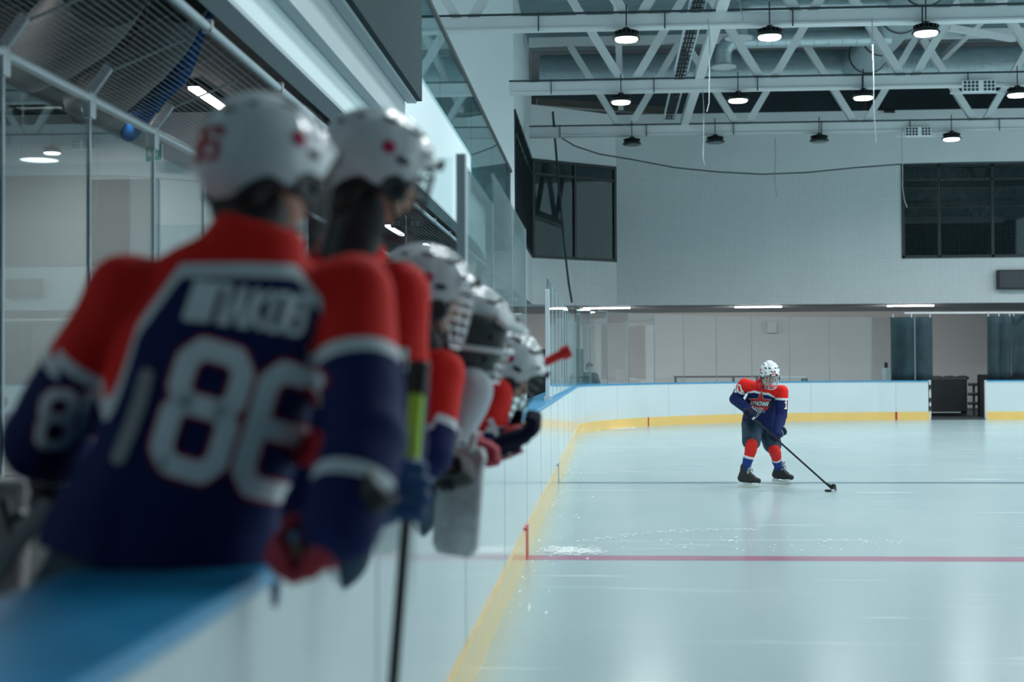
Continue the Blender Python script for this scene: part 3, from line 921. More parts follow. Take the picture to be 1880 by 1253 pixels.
# tubes under the balcony
TB = [(383, 184, 14.0), (725, 425, 25.5), (790, 457, 30.5), (803, 470, 28.0), (838, 506, 31.0), (863, 531, 34.), (880, 552, 35.5)]
tl = ['white tube lamp under the balcony above the near player', 'white tube lamp under the balcony left of the third helmet', 'white tube lamp under the balcony above the third helmet', 'white tube lamp touching the top of the third helmet',
      'white tube lamp by the left edge of the broad post', 'white tube lamp right of the broad post', 'white tube lamp above the goalie mask']
for (px, py, Yt), lb_ in zip(TB, tl):
    c = P(px, py, Yt); L = .55 if Yt < 20 else .9
    r = thing('tube_lamp', lb_, 'lamp', c, 'tube lamps under the balcony')
    MB().box((c.x - .06, c.y - L, c.z + .03), (c.x + .06, c.y + L, c.z + .08)).build('housing', M['lampblack'], r)
    MB().box((c.x - .045, c.y - L, c.z - .0), (c.x + .045, c.y + L, c.z + .03)).build('tube', M['tube_on'], r)
    MB().tube([c + V((0, 0, .08)), V((c.x, c.y, max(4.25, c.z + .12)))], .01, 5).build('hanger', M['lampblack'], r)
for y in (9., 13.5, 25., 31.):  # near pair is added fill behind the rear glass, with no tubes there
    l = bpy.data.lights.new('tube_fill_light', 'AREA'); l.size = 1.0; l.size_y = .12; l.shape = 'RECTANGLE'; l.energy = E_TUBE_FILL if y < 20 else E_TUBE_FILL * .4; l.color = (1, .95, .92)
    o = bpy.data.objects.new('tube_fill_light', l); C.objects.link(o); o.location = (-5.2 if y < 20 else -4.2, y, 4.0)

# ---- ducts
YD = 41.2
dc = P(1400, 130, YD); RD = 36 / F * YD
du = thing('air_duct', 'long fat galvanised duct running across above the end wall', 'duct', (0, YD, dc.z))
prof = []; x = AX + .3
mb = MB(); mb.tube([(AX + .3, YD, dc.z), (20, YD, dc.z)], RD, 36); mb.build('pipe', M['duct'], du, True)
mb = MB()
x = AX + .5
while x < 20: mb.lathe([(RD, -.012), (RD + .007, -.005), (RD + .007, .005), (RD, .012)], (x, YD, dc.z), V((1, 0, 0)), 36, False); x += .22
mb.build('spiral_ribs', M['duct'], du, True)
# big elbow duct coming forward from it
e0 = P(1578, 112, YD - .3); e0 = V((e0.x, YD, dc.z))
zt_ = dc.z + .12
pts = [e0 + V((-.1, 0, 0)), V((e0.x - .05, YD - .75, dc.z)), V((e0.x, YD - 1.3, dc.z + .05)), V((e0.x, 36.5, zt_)), V((e0.x, 33, zt_)), V((e0.x, 27.0, zt_))]
bd = thing('branch_duct', 'fat grey duct branching from the long duct and rising towards the camera', 'duct', e0)
MB().tube(pts, .50, 28).build('pipe', M['duct'], bd, True)
mb = MB()
for y in (39.6, 37.6, 35.2, 32.6, 30): mb.lathe([(.50, -.03), (.53, -.02), (.53, .02), (.50, .03)], (e0.x, y, dc.z + .05 + (zt_ - dc.z - .05) * min(1, (39.9 - y) / 3.4)), V((0, 1, 0)), 28, False)
mb.build('joint_rings', M['darkgrey'], bd, True)


def small_duct(label, y, zc_, x0, x1, rr, drop):
    r = thing('small_duct', label, 'duct', (x0, y, zc_))
    pts = [V((x1, y, zc_)), V((x0 + .35, y, zc_))] + [V((x0 + .35 - .35 * math.sin(t), y, zc_ - .35 * (1 - math.cos(t)))) for t in (.3, .6, .9, 1.2, 1.5)] + [V((x0, y, zc_ - drop))]
    MB().tube(pts, rr, 20).build('pipe', M['duct'], r, True)
    MB().lathe([(rr, 0.02), (rr + .12, -.03), (rr + .12, -.06), (rr, -.06)], (x0, y, zc_ - drop), Z, 20).build('outlet_flange', M['truss'], r, True)
    mb = MB(); x = x0 + .5
    while x < x1: mb.lathe([(rr, -.012), (rr + .01, 0), (rr, .012)], (x, y, zc_), V((1, 0, 0)), 20, False); x += .35
    mb.build('spiral_ribs', M['duct'], r, True)


a = P(1328, 75, 36); b = P(1583, 72, 36)
small_duct('thin galvanised duct with a downturned elbow outlet, below the nearest chord', 36, a.z, a.x, e0.x - .1, .2, .62)
a = P(1356, 12, 34.5)
small_duct('thin galvanised duct with an elbow, highest, cut by the picture top', 34.5, a.z, a.x, e0.x + .2, .22, .72)

# ---- hanging cables
def cable(label, pts, m='cablewhite', r=.009):
    tag(MB().tube(pts, r, 6).build('hanging_cable', M[m]), label, 'cable')


cable('white cable with frayed end hanging from the nearest truss by the sloping beam', [P(x, y, 25.7) for x, y in ((1300, 35), (1303, 70), (1303, 130), (1302, 190), (1298, 205))])
cable('long white cable hanging from the middle truss past the far lamps', [P(x, y, 31.7) for x, y in ((1290, 165), (1292, 200), (1292, 262), (1291, 290), (1294, 303))])
cable('white cable hanging in front of the middle truss lamp at right of centre', [P(x, y, 25.7) for x, y in ((1601, 32), (1602, 80), (1604, 150), (1604, 200), (1607, 235), (1608, 262))])
cable('white cable curling down in front of the wide window edge', [P(x, y, 37.7) for x, y in ((1655, 240), (1657, 300), (1657, 345), (1660, 366), (1665, 381))])
cable('thin dark cable dangling in front of the blank end wall', [P(x, y, 37.7) for x, y in ((1423, 253), (1424, 290), (1422, 325), (1424, 345), (1426, 361))], 'seam', .008)
cable('short white cable at the top edge near the high small duct', [P(x, y, 25.5) for x, y in ((1357, -8), (1359, 12), (1362, 25), (1365, 38))])

# ---- end safety net with its sagging head rope and edge rope
cab = [(1015, 212), (1019, 232), (1032, 254), (1055, 268), (1100, 283), (1160, 293), (1240, 308), (1320, 316), (1400, 320), (1480, 317), (1570, 308), (1650, 302), (1760, 299), (1900, 297)]
cabw = [P(x, y, YE + .1) for x, y in cab]
net = thing('end_net', 'huge fine dark safety net hanging in front of the end wall', 'net', (cabw[0].x, YE + .1, 2.9))
def ztop(x):
    for p, q in zip(cabw[:-1], cabw[1:]):
        if p.x <= x <= q.x: return p.z + (q.z - p.z) * (x - p.x) / (q.x - p.x)
    return None
xl0, xl1 = P(1016, 240, YE + .1).x, P(1050, 556, YE + .1).x
mb = MB(); x = cabw[0].x; zlo = P(1400, 558, YE + .1).z
while x < cabw[-1].x:
    z1 = ztop(x)
    z0 = zlo
    if x < xl1: z0 = cabw[0].z + (zlo - cabw[0].z) * (x - cabw[0].x) / (xl1 - cabw[0].x)
    if z1 and z1 > z0: mb.box((x - .0012, YE + .0988, z0), (x + .0012, YE + .1012, z1))
    x += .065
z = zlo
while z < cabw[0].z:
    segs = [x for x in np.arange(cabw[0].x, cabw[-1].x, .1) if (ztop(x) or 0) > z and x > cabw[0].x + (xl1 - cabw[0].x) * (cabw[0].z - z) / (cabw[0].z - zlo)]
    if segs:
        run = [segs[0]]
        for s0, s1 in zip(segs[:-1], segs[1:]):
            if s1 - s0 > .15: mb.box((run[0], YE + .0988, z - .0012), (s0, YE + .1012, z + .0012)); run = [s1]
        mb.box((run[0], YE + .0988, z - .0012), (segs[-1], YE + .1012, z + .0012))
    z += .065
mb.build('netting', M['netdark'], net)
MB().tube(cabw, .018, 6).build('head_rope', M['netdark'], net)
mb = MB()
e = [P(1015, 205, YE + .05), P(1018, 245, YE + .05), P(1026, 340, YE + .05), P(1036, 450, YE + .05), P(1044, 520, YE + .05), P(1050, 556, YE + .05)]
mb.tube(e, .03, 6); mb.build('edge_rope', M['netdark'], net)

# rope hung along the side wall
# ---- things behind the end glass
p = P(1083, 690, 42.3)
a, b = P(970, 720, 43), P(1023, 641, 43)
for (x0, x1, yt, lab) in ((968, 1022, 641, 'dark grey equipment cabinet seen behind the slim glass post'), (1036, 1071, 641, 'dark grey equipment cabinet standing just left of the spectator')):
    a, b = P(x0, 760, 44.5), P(x1, yt, 44.5)
    r = thing('cabinet', lab, 'cabinet', ((a.x + b.x) / 2, 44.5, .02))
    MB().box((a.x, 44.5, .30 if a.x < BX - .35 else .02), (b.x, 45.0, b.z)).build('body', M['darkgrey'], r, bevel=.01)
    MB().box((a.x + .04, 44.47, .36), (b.x - .04, 44.5, b.z - .04)).build('door', M['screen'], r, bevel=.006)
    MB().box((a.x + .5 * (b.x - a.x), 44.465, 1.25), (a.x + .62 * (b.x - a.x), 44.47, 1.5)).build('notice', M['wall'], r)
# two tables behind the end glass
for (x0, x1, yt, top, lab) in ((1237, 1393, 691, 'maroon', 'low bench with a maroon top behind the end glass'), (1420, 1477, 692, 'wall', 'pale bench behind the skater, behind the end glass')):
    a, b = P(x0, yt, 42), P(x1, yt, 42)
    r = thing('bench', lab, 'bench', ((a.x + b.x) / 2, 42, .02))
    MB().box((a.x, 41.8, a.z - .05), (b.x, 42.2, a.z)).build('top', M[top], r, bevel=.008)
    for sx in (a.x + .05, (a.x + b.x) / 2 + .5, b.x - .05):
        MB().box((sx - .025, 41.85, .02), (sx + .025, 41.9, a.z - .05)).build('leg', M['darkgrey'], r)
        MB().box((sx - .025, 42.1, .02), (sx + .025, 42.15, a.z - .05)).build('leg', M['darkgrey'], r)
a, b = P(1408, 612, 49.8), P(1426, 590, 49.8)
r = thing('wall_box', 'small pale box on the back wall above the skater', 'wall box', (a.x, 49.9, a.z))
MB().box((a.x, 49.75, a.z), (b.x, 50, b.z)).build('box', M['wallbeige'], r, bevel=.02)
MB().box((a.x + .05, 49.735, a.z + .05), (b.x - .05, 49.75, a.z + .16)).build('slot', M['soffit'], r)

# gate passage: curtains, frame, crate, rack
YG = YE + .6
def curtain(name, lab, x0, x1, y0, y1, Yc, amp=.05, fr=14):
    a, b = P(x0, y1, Yc), P(x1, y0, Yc)
    r = thing(name, lab, 'curtain', (a.x, Yc, a.z))
    mb = MB(); n = 60; vs = []; fs = []
    for i in range(n + 1):
        x = a.x + (b.x - a.x) * i / n
        for j in range(9):
            z = a.z + (b.z - a.z) * j / 8
            y = Yc + amp * math.sin(i / n * fr) * (1 - .3 * j / 8) + .01 * math.sin(i * 1.7 + j)
            vs.append((x, y, z))
    for i in range(n):
        for j in range(8): fs.append((i * 9 + j, (i + 1) * 9 + j, (i + 1) * 9 + j + 1, i * 9 + j + 1))
    mb.add(vs, fs); o = mb.build('cloth', M['curtain'], r, True)
    s = o.modifiers.new('t', 'SOLIDIFY'); s.thickness = .008
    h = MB()
    for q in range(3):
        x = a.x + (b.x - a.x) * (.06 + .44 * q); h.tube([(x, Yc, b.z - .02), (x, Yc, b.z + .09)], .015, 6)
    h.build('hooks', M['whiteplastic'], r)
    return r


curtain('mesh_curtain', 'dark mesh curtain hanging left of the gate opening', 1636, 1712, 582, 699, YE + .35)
curtain('mesh_curtain', 'dark mesh curtain hanging right of the gate opening', 1813, 1856, 580, 697, YE + .35)
curtain('mesh_curtain', 'dark mesh curtain at the right picture edge behind the end boards', 1858, 1930, 579, 694, YE + .5)
cr = thing('curtain_rail', 'pale rail above the gate curtains', 'rail', (P(1640, 575, YE + .35).x, YE + .35, 3))
MB().bar(P(1660, 575, YE + .4), P(1940, 574, YE + .4), .05, .05).build('tube', M['whiteplastic'], cr)
a, b = P(1709, 768, 41.5), P(1776, 690, 41.5)
r = thing('padded_crate', 'big black padded crate inside the gate opening', 'crate', ((a.x + b.x) / 2, 41.8, .02))
MB().box((a.x - .3, 41.5, .12), (b.x, 42.4, b.z - .05)).build('body', M['black'], r, bevel=.05)
mb = MB(); 
for q in range(4): mb.ell((a.x - .1 + q * .36, 41.9, b.z - .07), (.2, .35, .07))
mb.build('lid_padding', M['black'], r, True)
MB().box((a.x - .3, 41.45, .12), (b.x - .2, 41.5, .15)).build('base_strip', M['soffit'], r)
mb = MB(); mb.box((a.x - .3, 41.6, .02), (b.x, 42.3, .12)); mb.build('plinth', M['darkgrey'], r)
a = P(1788, 705, 41.8)
r = thing('barbell_rack', 'dark rack of padded bars beside the black crate', 'rack', (a.x, 41.8, .02))
MB().box((a.x - .03, 41.8, .02), (a.x + .03, 41.86, a.z + .02)).build('post', M['darkgrey'], r)
for py in (706, 724, 741):
    c = P(1787, py, 41.75); MB().caps(c + V((-.12, 0, 0)), c + V((.12, 0, 0)), .045, .045, 12).build('padded_bar', M['darkgrey'], r, True)
a, b = P(1800, 768, 41), P(1813, 688, 41)
tag(MB().box((a.x, 41, .02), (b.x, 41.3, b.z)).build('gate_post', M['black'], None, bevel=.01), 'black post at the right side of the gate opening', 'post')
a, b = P(1813, 696, 41.2), P(1900, 690, 41.2)
r = thing('counter', 'black counter top edge behind the right end boards', 'counter', (a.x, 41.2, .02))
MB().box((a.x, 41.2, a.z - .02), (b.x, 41.7, b.z)).build('top', M['black'], r)
MB().box((a.x + .1, 41.3, .02), (b.x, 41.6, a.z - .02)).build('base', M['black'], r)
struct(MB().box((gx0 + .04, YE + .0, .0), (gx1 - .04, YE + .62, .03)).build('trim_2', M['rubberfloor']))
a, b = P(1620, 702, 40.2), P(1634, 672, 40.2)
r = thing('litter_bin', 'small pale bin behind the end glass beside the dark curtain', 'bin', ((a.x + b.x) / 2, 40.2, .02))
MB().lathe([(.12, .02), (.14, b.z - .1), (.12, b.z - .06)], ((a.x + b.x) / 2, 40.2, 0), Z, 18).build('bin_body', M['wall'], r, True)
MB().lathe([(.05, b.z - .06), (.05, b.z + .08), (.02, b.z + .1)], ((a.x + b.x) / 2, 40.2, 0), Z, 12).build('cap', M['darkgrey'], r, True)

# ---- bench interior: ducts and hose under the balcony ceiling, exit sign, emergency lamps
def hose(name, lab, pts, r, m, ribs=True, cat='hose'):
    # smooth the path
    pp = [V(p) for p in pts]
    for _ in range(3):
        q = [pp[0]]
        for a_, b_ in zip(pp[:-1], pp[1:]): q += [a_ * .75 + b_ * .25, a_ * .25 + b_ * .75]
        pp = q + [pp[-1]]
    o = thing(name, lab, cat, pp[0])
    MB().tube(pp, r, 14).build('tube', M[m], o, True)
    if ribs:
        mb = MB(); acc = 0
        for a_, b_ in zip(pp[:-1], pp[1:]):
            acc += (b_ - a_).length
            if acc > r * 1.1: acc = 0; mb.lathe([(r, -r * .16), (r * 1.13, 0), (r, r * .16)], b_, (b_ - a_), 14, False)
        mb.build('ribs', M[m], o, True)
    return o


hose('corrugated_hose', 'blue corrugated hose snaking under the dark balcony ceiling', [P(x, y, Yt) for x, y, Yt in ((374, 10, 9.4), (356, 55, 10.), (340, 105, 10.6), (328, 138, 11.2), (292, 170, 12.), (264, 205, 13.), (250, 230, 14), (236, 246, 15.1))], .08, 'bluehose')
hose('flexible_duct', 'fat grey flexible duct sagging under the ceiling, left of the blue hose', [P(x, y, Yt) for x, y, Yt in ((318, -25, 9.), (285, 60, 9.6), (240, 110, 10.2), (205, 150, 11.5), (170, 185, 12.5))], .26, 'ductgrey', False, 'duct')
hose('flexible_duct', 'fat dark grey flexible duct at the upper left corner', [P(x, y, Yt) for x, y, Yt in ((190, -30, 8.), (160, 30, 8.6), (120, 60, 9.2), (85, 90, 10), (50, 110, 11))], .26, 'ductgrey', False, 'duct')
hose('pipe_cable', 'thin black cable curving down beside the grey duct', [P(x, y, Yt) for x, y, Yt in ((272, -10, 8.6), (262, 50, 9), (225, 95, 9.6), (165, 130, 10.4), (148, 145, 11))], .02, 'black', False, 'cable')
hose('pipe_cable', 'thin black cable looping near the upper left duct', [P(x, y, Yt) for x, y, Yt in ((140, -10, 8.), (132, 40, 8.4), (115, 75, 9), (90, 100, 9.6))], .02, 'black', False, 'cable')
c = P(283, 281, cw - .35)
ux = V((.86, -.5, 0)).normalized(); nn = V((-.5, -.86, 0)).normalized()
r = thing('exit_sign', 'small green exit sign hanging behind the rear bench glass', 'sign', c)
mtx = Matrix((ux, -nn, Z)).transposed()
MB().cbox(c, .235, .02, .165, mtx).build('panel', M['signgreen'], r)
MB().cbox(c - nn * .006, .242, .018, .172, mtx).build('border', M['wall'], r)
decal_mesh(text_strokes('ВЫХОД', .062, .62, .16), .007, c + nn * .012, ux, Z, nn, None, .002).build('lettering', M['wall'], r)
MB().tube([c + Z * .08, c + Z * (4.25 - c.z)], .006, 5).build('hanger', M['alu'], r)
for k, (px, py) in enumerate(((728, 411), (762, 411))):
    c = P(px, py, 17); 
    if k == 0:
        r = thing('emergency_light', 'twin square emergency light on a thin pole beyond the second helmet', 'lamp', c)
        q = P(745, 411, 17); MB().tube([V((q.x, q.y, .3)), V((q.x, q.y, q.z + .1))], .012, 6).build('pole', M['alu'], r)
    MB().cbox(c, .13, .05, .09).build('lamp_head', M['darkgrey'], r)
    MB().cbox(c + V((0, -.03, 0)), .10, .012, .065).build('lens', M['alu'], r)
for k, (px, py) in enumerate(((884, 537), (892, 537))):
    c = P(px, py, 33); tag(MB().cbox(c, .07, .03, .13).build('wall_switch', M['wall']), ['pale small plate on the dark wall under the far balcony, left of a pair', 'pale small plate on the dark wall under the far balcony, right of a pair'][k], 'switch')
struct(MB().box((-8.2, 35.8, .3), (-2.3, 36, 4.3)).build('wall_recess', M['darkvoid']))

# white pad and grey strap thing standing on the bench floor at the far left
a = P(14, 950, 3.6)
r = thing('leg_pad', 'white goalie leg pad with grey straps leaning behind the bench boards', 'goalie pad', (a.x, 3.6, .3))
MB().loft([[V((a.x - .10 + dx + (z - .3) * .06, 3.6 + dy_, z)) for dx, dy_ in ((-.11, -.03), (0, -.07), (.11, -.03), (.11, .05), (-.11, .05))] for z in (.3, .5, .8, 1.0, 1.15)]).build('pad', M['scuffed'], r, bevel=.02)
mb = MB(); mb.bar(P(8, 915, 3.5), P(30, 1000, 3.5), .03, .02); mb.bar(P(15, 965, 3.5), P(42, 940, 3.5), .025, .02); mb.build('strap', M['darkgrey'], r)
# ================================================================== PEOPLE
def orth(f, u):
    f = f.normalized(); r = f.cross(u).normalized(); u = r.cross(f).normalized(); return r, f, u


def yawv(deg, pitch=0):
    a = math.radians(deg); p = math.radians(pitch)
    return V((math.sin(a) * math.cos(p), math.cos(a) * math.cos(p), math.sin(p)))


def helmet(parent, hc, fwd, up, s=1., number=None, cage='wire', col='helmet', logo=True, tint=None, extra=None):
    r, f, u = orth(fwd, up)
    A = Matrix((r, f, u)).transposed()
    T = lambda p: hc + A @ (V(p) * s)
    a, b, c = .112, .142, .132
    N, K = 64, 22
    mb = MB(); outer = []; inner = []

    def zlow(az):              # az 0 = face
        x = abs(math.degrees(az)); x = min(x, 360 - x)
        if x < 42: return .030 + .006 * math.cos(x / 42 * math.pi / 2)
        if x < 70: return .030 + (-.052 - .030) * ((x - 42) / 28) ** 1.3
        if x < 115: return -.052 - .012 * math.sin((x - 70) / 45 * math.pi)
        return -.052 - .046 * min(1, (x - 115) / 40)

    def shell(az, el, k=1.):
        x = math.sin(az) * math.cos(el); y = math.cos(az) * math.cos(el); z = math.sin(el)
        p = V((a * x, b * y, c * z))
        azd = math.degrees(az) % 360; d = min(azd, 360 - azd)
        rg = 0.
        # raised crown band, side ridges, brow lip and rear bump
        rg += .006 * math.exp(-((p.x / .030) ** 4)) * (1 if z > -.1 else .3)
        rg += .005 * math.exp(-(((abs(p.x) - .075) / .014) ** 2)) * max(0, z)
        rg -= .004 * math.exp(-(((abs(p.x) - .050) / .007) ** 2)) * max(0, min(1, z * 3))
        rg -= .0035 * math.exp(-((p.y - .01) / .004) ** 2) * (1 if z > -.2 else 0)      # joint of the two shells
        if d < 55: rg += .010 * math.exp(-((p.z - .040) / .016) ** 2)
        if d > 140: rg += .008 * math.exp(-((p.z + .030) / .03) ** 2)
        return p * k + V((x, y, z)) * rg
    for k in range(N):
        az = 2 * math.pi * k / N; zl = zlow(az); e0 = math.asin(max(-.95, zl / c))
        for i in range(K + 1):
            el = math.pi / 2 * .999 + (e0 - math.pi / 2 * .999) * (i / K)
            outer.append(shell(az, el)); inner.append(shell(az, el, .93))
    vs = [T(p) for p in outer] + [T(p) for p in inner]; fs = []; n = K + 1; o = len(outer)
    for k in range(N):
        k2 = (k + 1) % N
        for i in range(K):
            fs.append((k * n + i, k * n + i + 1, k2 * n + i + 1, k2 * n + i))
            fs.append((o + k * n + i, o + k2 * n + i, o + k2 * n + i + 1, o + k * n + i + 1))
        fs.append((k * n + K, o + k * n + K, o + k2 * n + K, k2 * n + K))
    mb.add(vs, fs)
    sh = mb.build('helmet', M[col], parent, True)
    bv = BVHTree.FromPolygons([tuple(p) for p in vs], [q for q in fs if max(q) < o])
    # vents
    vm = MB()
    for az, el, l, h in ((28, 50, .020, .008), (-28, 50, .020, .008), (60, 42, .022, .008), (-60, 42, .022, .008), (100, 48, .022, .008), (-100, 48, .022, .008), (140, 45, .02, .008), (-140, 45, .02, .008),
                         (12, 35, .012, .007), (-12, 35, .012, .007), (165, 30, .014, .007), (-165, 30, .014, .007), (78, 5, .020, .009), (-78, 5, .020, .009), (45, 22, .013, .007), (-45, 22, .013, .007)):
        p = shell(math.radians(az), math.radians(el)); q = shell(math.radians(az + 4), math.radians(el)); nn = V((p.x / a ** 2, p.y / b ** 2, p.z / c ** 2)).normalized()
        t = (q - p).normalized(); w = nn.cross(t); mm = A @ Matrix((t, w, nn)).transposed()
        vm.ell(T(p), (l * s, h * s, .0035 * s), mm, 12, 6)
    vm.build('vent_holes', M['black'], sh, True)
    # ear covers, lower rim lining, chin strap
    for sx in (-1, 1):
        em = MB(); em.lathe([(.030 * s, -.006 * s), (.034 * s, .0), (.030 * s, .007 * s), (.016 * s, .007 * s), (.013 * s, .0)], T((sx * .104, .030, -.055)), A @ V((sx, 0, 0)), 18)
        em.build('ear_guard', M['darkgrey'], sh, True)
    lm = MB(); pts = []
    for k in range(0, N + 1):
        az = 2 * math.pi * k / N
        if 60 < math.degrees(az) < 300:
            p = shell(az, math.asin(max(-.95, zlow(az) / c)), .985); pts.append(T(p + V((0, 0, -.006))))
    lm.tube(pts, .0085 * s, 8); lm.build('rim_lining', M['black'], sh, True)
    st = MB()
    for sx in (-1, 1): st.tube([T((sx * .102, .025, -.075)), T((sx * .088, .055, -.115)), T((sx * .045, .092, -.148)), T((0, .105, -.152))], .006 * s, 6)
    st.build('chin_strap', M['black'], sh, True)
    if cage:
        cm = MB(); ca, cb, cc = .098, .128, .150

        def cp(az, z):
            q = math.sqrt(max(0, 1 - ((z + .02) / .165) ** 2)); return T((ca * math.sin(az) * (.86 + .14 * q), .018 + cb * math.cos(az) * (.72 + .28 * q) , z))
        for z in (.022, -.010, -.038, -.066, -.094, -.122, -.146):
            w = 72 if z > -.07 else 72 - 22 * (-.07 - z) / .076
            cm.tube([cp(math.radians(-w + 2 * w * i / 16), z - .006 * math.cos(math.radians(-w + 2 * w * i / 16))) for i in range(17)], (.0026 if z not in (.022, -.146) else .0038) * s, 6)
        for az in (-72, -52, -30, -10, 10, 30, 52, 72):
            lo = -.146 if abs(az) < 55 else -.10
            cm.tube([cp(math.radians(az * (1 if z > -.07 else 1 - .3 * (-.07 - z) / .076)), z) for z in [.022 + (lo - .022) * i / 10 for i in range(11)]], .0026 * s, 6)
        cm.build('face_cage', M['wire' if cage == 'wire' else 'wiredark'], sh, True)
        cl = MB()
        for sx in (-1, 1): cl.cbox(T((sx * .036, .146, .046)), .018 * s, .010 * s, .026 * s, A)
        cl.build('cage_clips', M['black'], sh)
    if number:
        for az, el, hgt, at in ((180, -2, .058, 0), ) if number[1] == 'back' else ((0, 29, .036, 0),):
            p = shell(math.radians(az), math.radians(el)); nn = V((p.x / a ** 2, p.y / b ** 2, p.z / c ** 2)).normalized()
            ux = V((-1, 0, 0)) if az == 0 else V((1, 0, 0)); uy = nn.cross(ux)
            if uy.z < 0: uy = -uy
            decal_mesh(text_strokes(number[0], hgt * s, .8, .22), .0125 * s if az else .008 * s, T(p), A @ ux, A @ uy, A @ nn, bv, .0022, .01, .05).build('number_sticker', M['crimson' if az else 'redcloth'], sh)
    if logo:
        lg = MB()
        for az, el in ((95, 14), (-95, 14)):
            p = shell(math.radians(az), math.radians(el)); nn = V((p.x / a ** 2, p.y / b ** 2, p.z / c ** 2)).normalized()
            t = nn.cross(V((0, 0, 1))).normalized(); w = nn.cross(t); mm = A @ Matrix((t, w, nn)).transposed()
            lg.ell(T(p), (.017 * s, .017 * s, .003 * s), mm, 14, 6)
        lg.build('round_sticker', M['pinkish'], sh, True)
    return sh, A, T, bv, shell


HF = []


def glove(parent, grip, sdir, wrist, nsign=1, sc_=1.1, thumb=1, mats=('navyleather', 'navyleather', 'whiteleather', 'crimson'), name='glove', closed=1.0, cuff=1.0):
    """padded hockey glove closed round a shaft: palm, four curled fingers, thumb, flared cuff. returns the wrist"""
    s = sdir.normalized(); d = (grip - wrist); d = (d - s * d.dot(s)).normalized(); n = s.cross(d) * nsign
    w = grip - d * .088 * sc_ - n * .030 * sc_
    mb = MB(); q = sc_
    for k in (-1.5, -.5, .5, 1.5):
        mb.caps(w + s * (k * .022 * q), w + d * .082 * q + s * (k * .025 * q), .024 * q, .022 * q, 12)
    # rolls on the back of the hand
    for t in (.02, .05): mb.caps(w + d * t * q - n * .020 * q - s * .030 * q, w + d * t * q - n * .020 * q + s * .030 * q, .019 * q, .019 * q, 12)
    for i in range(4):
        L = (.88, 1.0, .97, .80)[i if thumb > 0 else 3 - i]
        b0 = w + d * .082 * q + s * ((i - 1.5) * .0265 * q)
        c_ = closed
        p1 = b0 + (d * .030 * L + n * .010 * L * c_) * q
        p2 = p1 + (d * (.006 + .02 * (1 - c_)) * L + n * .036 * L * c_) * q
        p3 = p2 + (-d * .026 * L * c_ + n * .010 * L + d * .02 * (1 - c_)) * q
        mb.caps(b0, p1, .0165 * q, .0155 * q, 12); mb.caps(p1, p2, .0155 * q, .0145 * q, 12); mb.caps(p2, p3, .0145 * q, .012 * q, 12)
    t0 = w + d * .020 * q + s * (thumb * .038 * q); t1 = t0 + (d * .030 + s * thumb * .022 + n * .014) * q; t2 = t1 + (d * .022 - s * thumb * .006 + n * .032) * q
    mb.caps(t0, t1, .020 * q, .018 * q, 12); mb.caps(t1, t2, .018 * q, .014 * q, 12)
    me = mb.remesh(.0055, 2)
    g = link_world(name, me, M[mats[0]], parent)
    cf = MB(); x = s
    y = n

    def ring(t, rx, ry): return [w + d * t * q + (x * cuff * rx * math.cos(2 * math.pi * k / 24) + y * cuff * ry * math.sin(2 * math.pi * k / 24)) * q for k in range(24)]
    cf.loft([ring(.012, .046, .034), ring(-.02, .054, .044), ring(-.06, .060, .052), ring(-.095, .066, .058), ring(-.097, .056, .048), ring(-.03, .044, .036)])
    cf.build('cuff', M[mats[1]], g, True)
    tr = MB()
    for t, rx, ry in (((-.095, .066, .058), (-.035, .058, .050)) if cuff > .65 else ((-.035, .058, .050),)):
        rr = ring(t, rx, ry); tr.tube(rr + [rr[0]], .0055 * q, 8)
    bp = [w + d * t * q - n * .042 * q + s * k * q for t, k in ((-.03, -.035), (.03, -.03), (.06, 0), (.03, .03), (-.03, .035))]
    tr.tube(bp, .005 * q, 6)
    tr.build('piping', M[mats[2]], g, True)
    pm = MB()
    pm.ell(w + d * .045 * q + n * .020 * q, (.034 * q, .040 * q, .010 * q), Matrix((s, d, n)).transposed(), 14, 8)
    pm.build('palm', M[mats[3]], g, True)
    HF.append((d, s * thumb, n)); return g, w


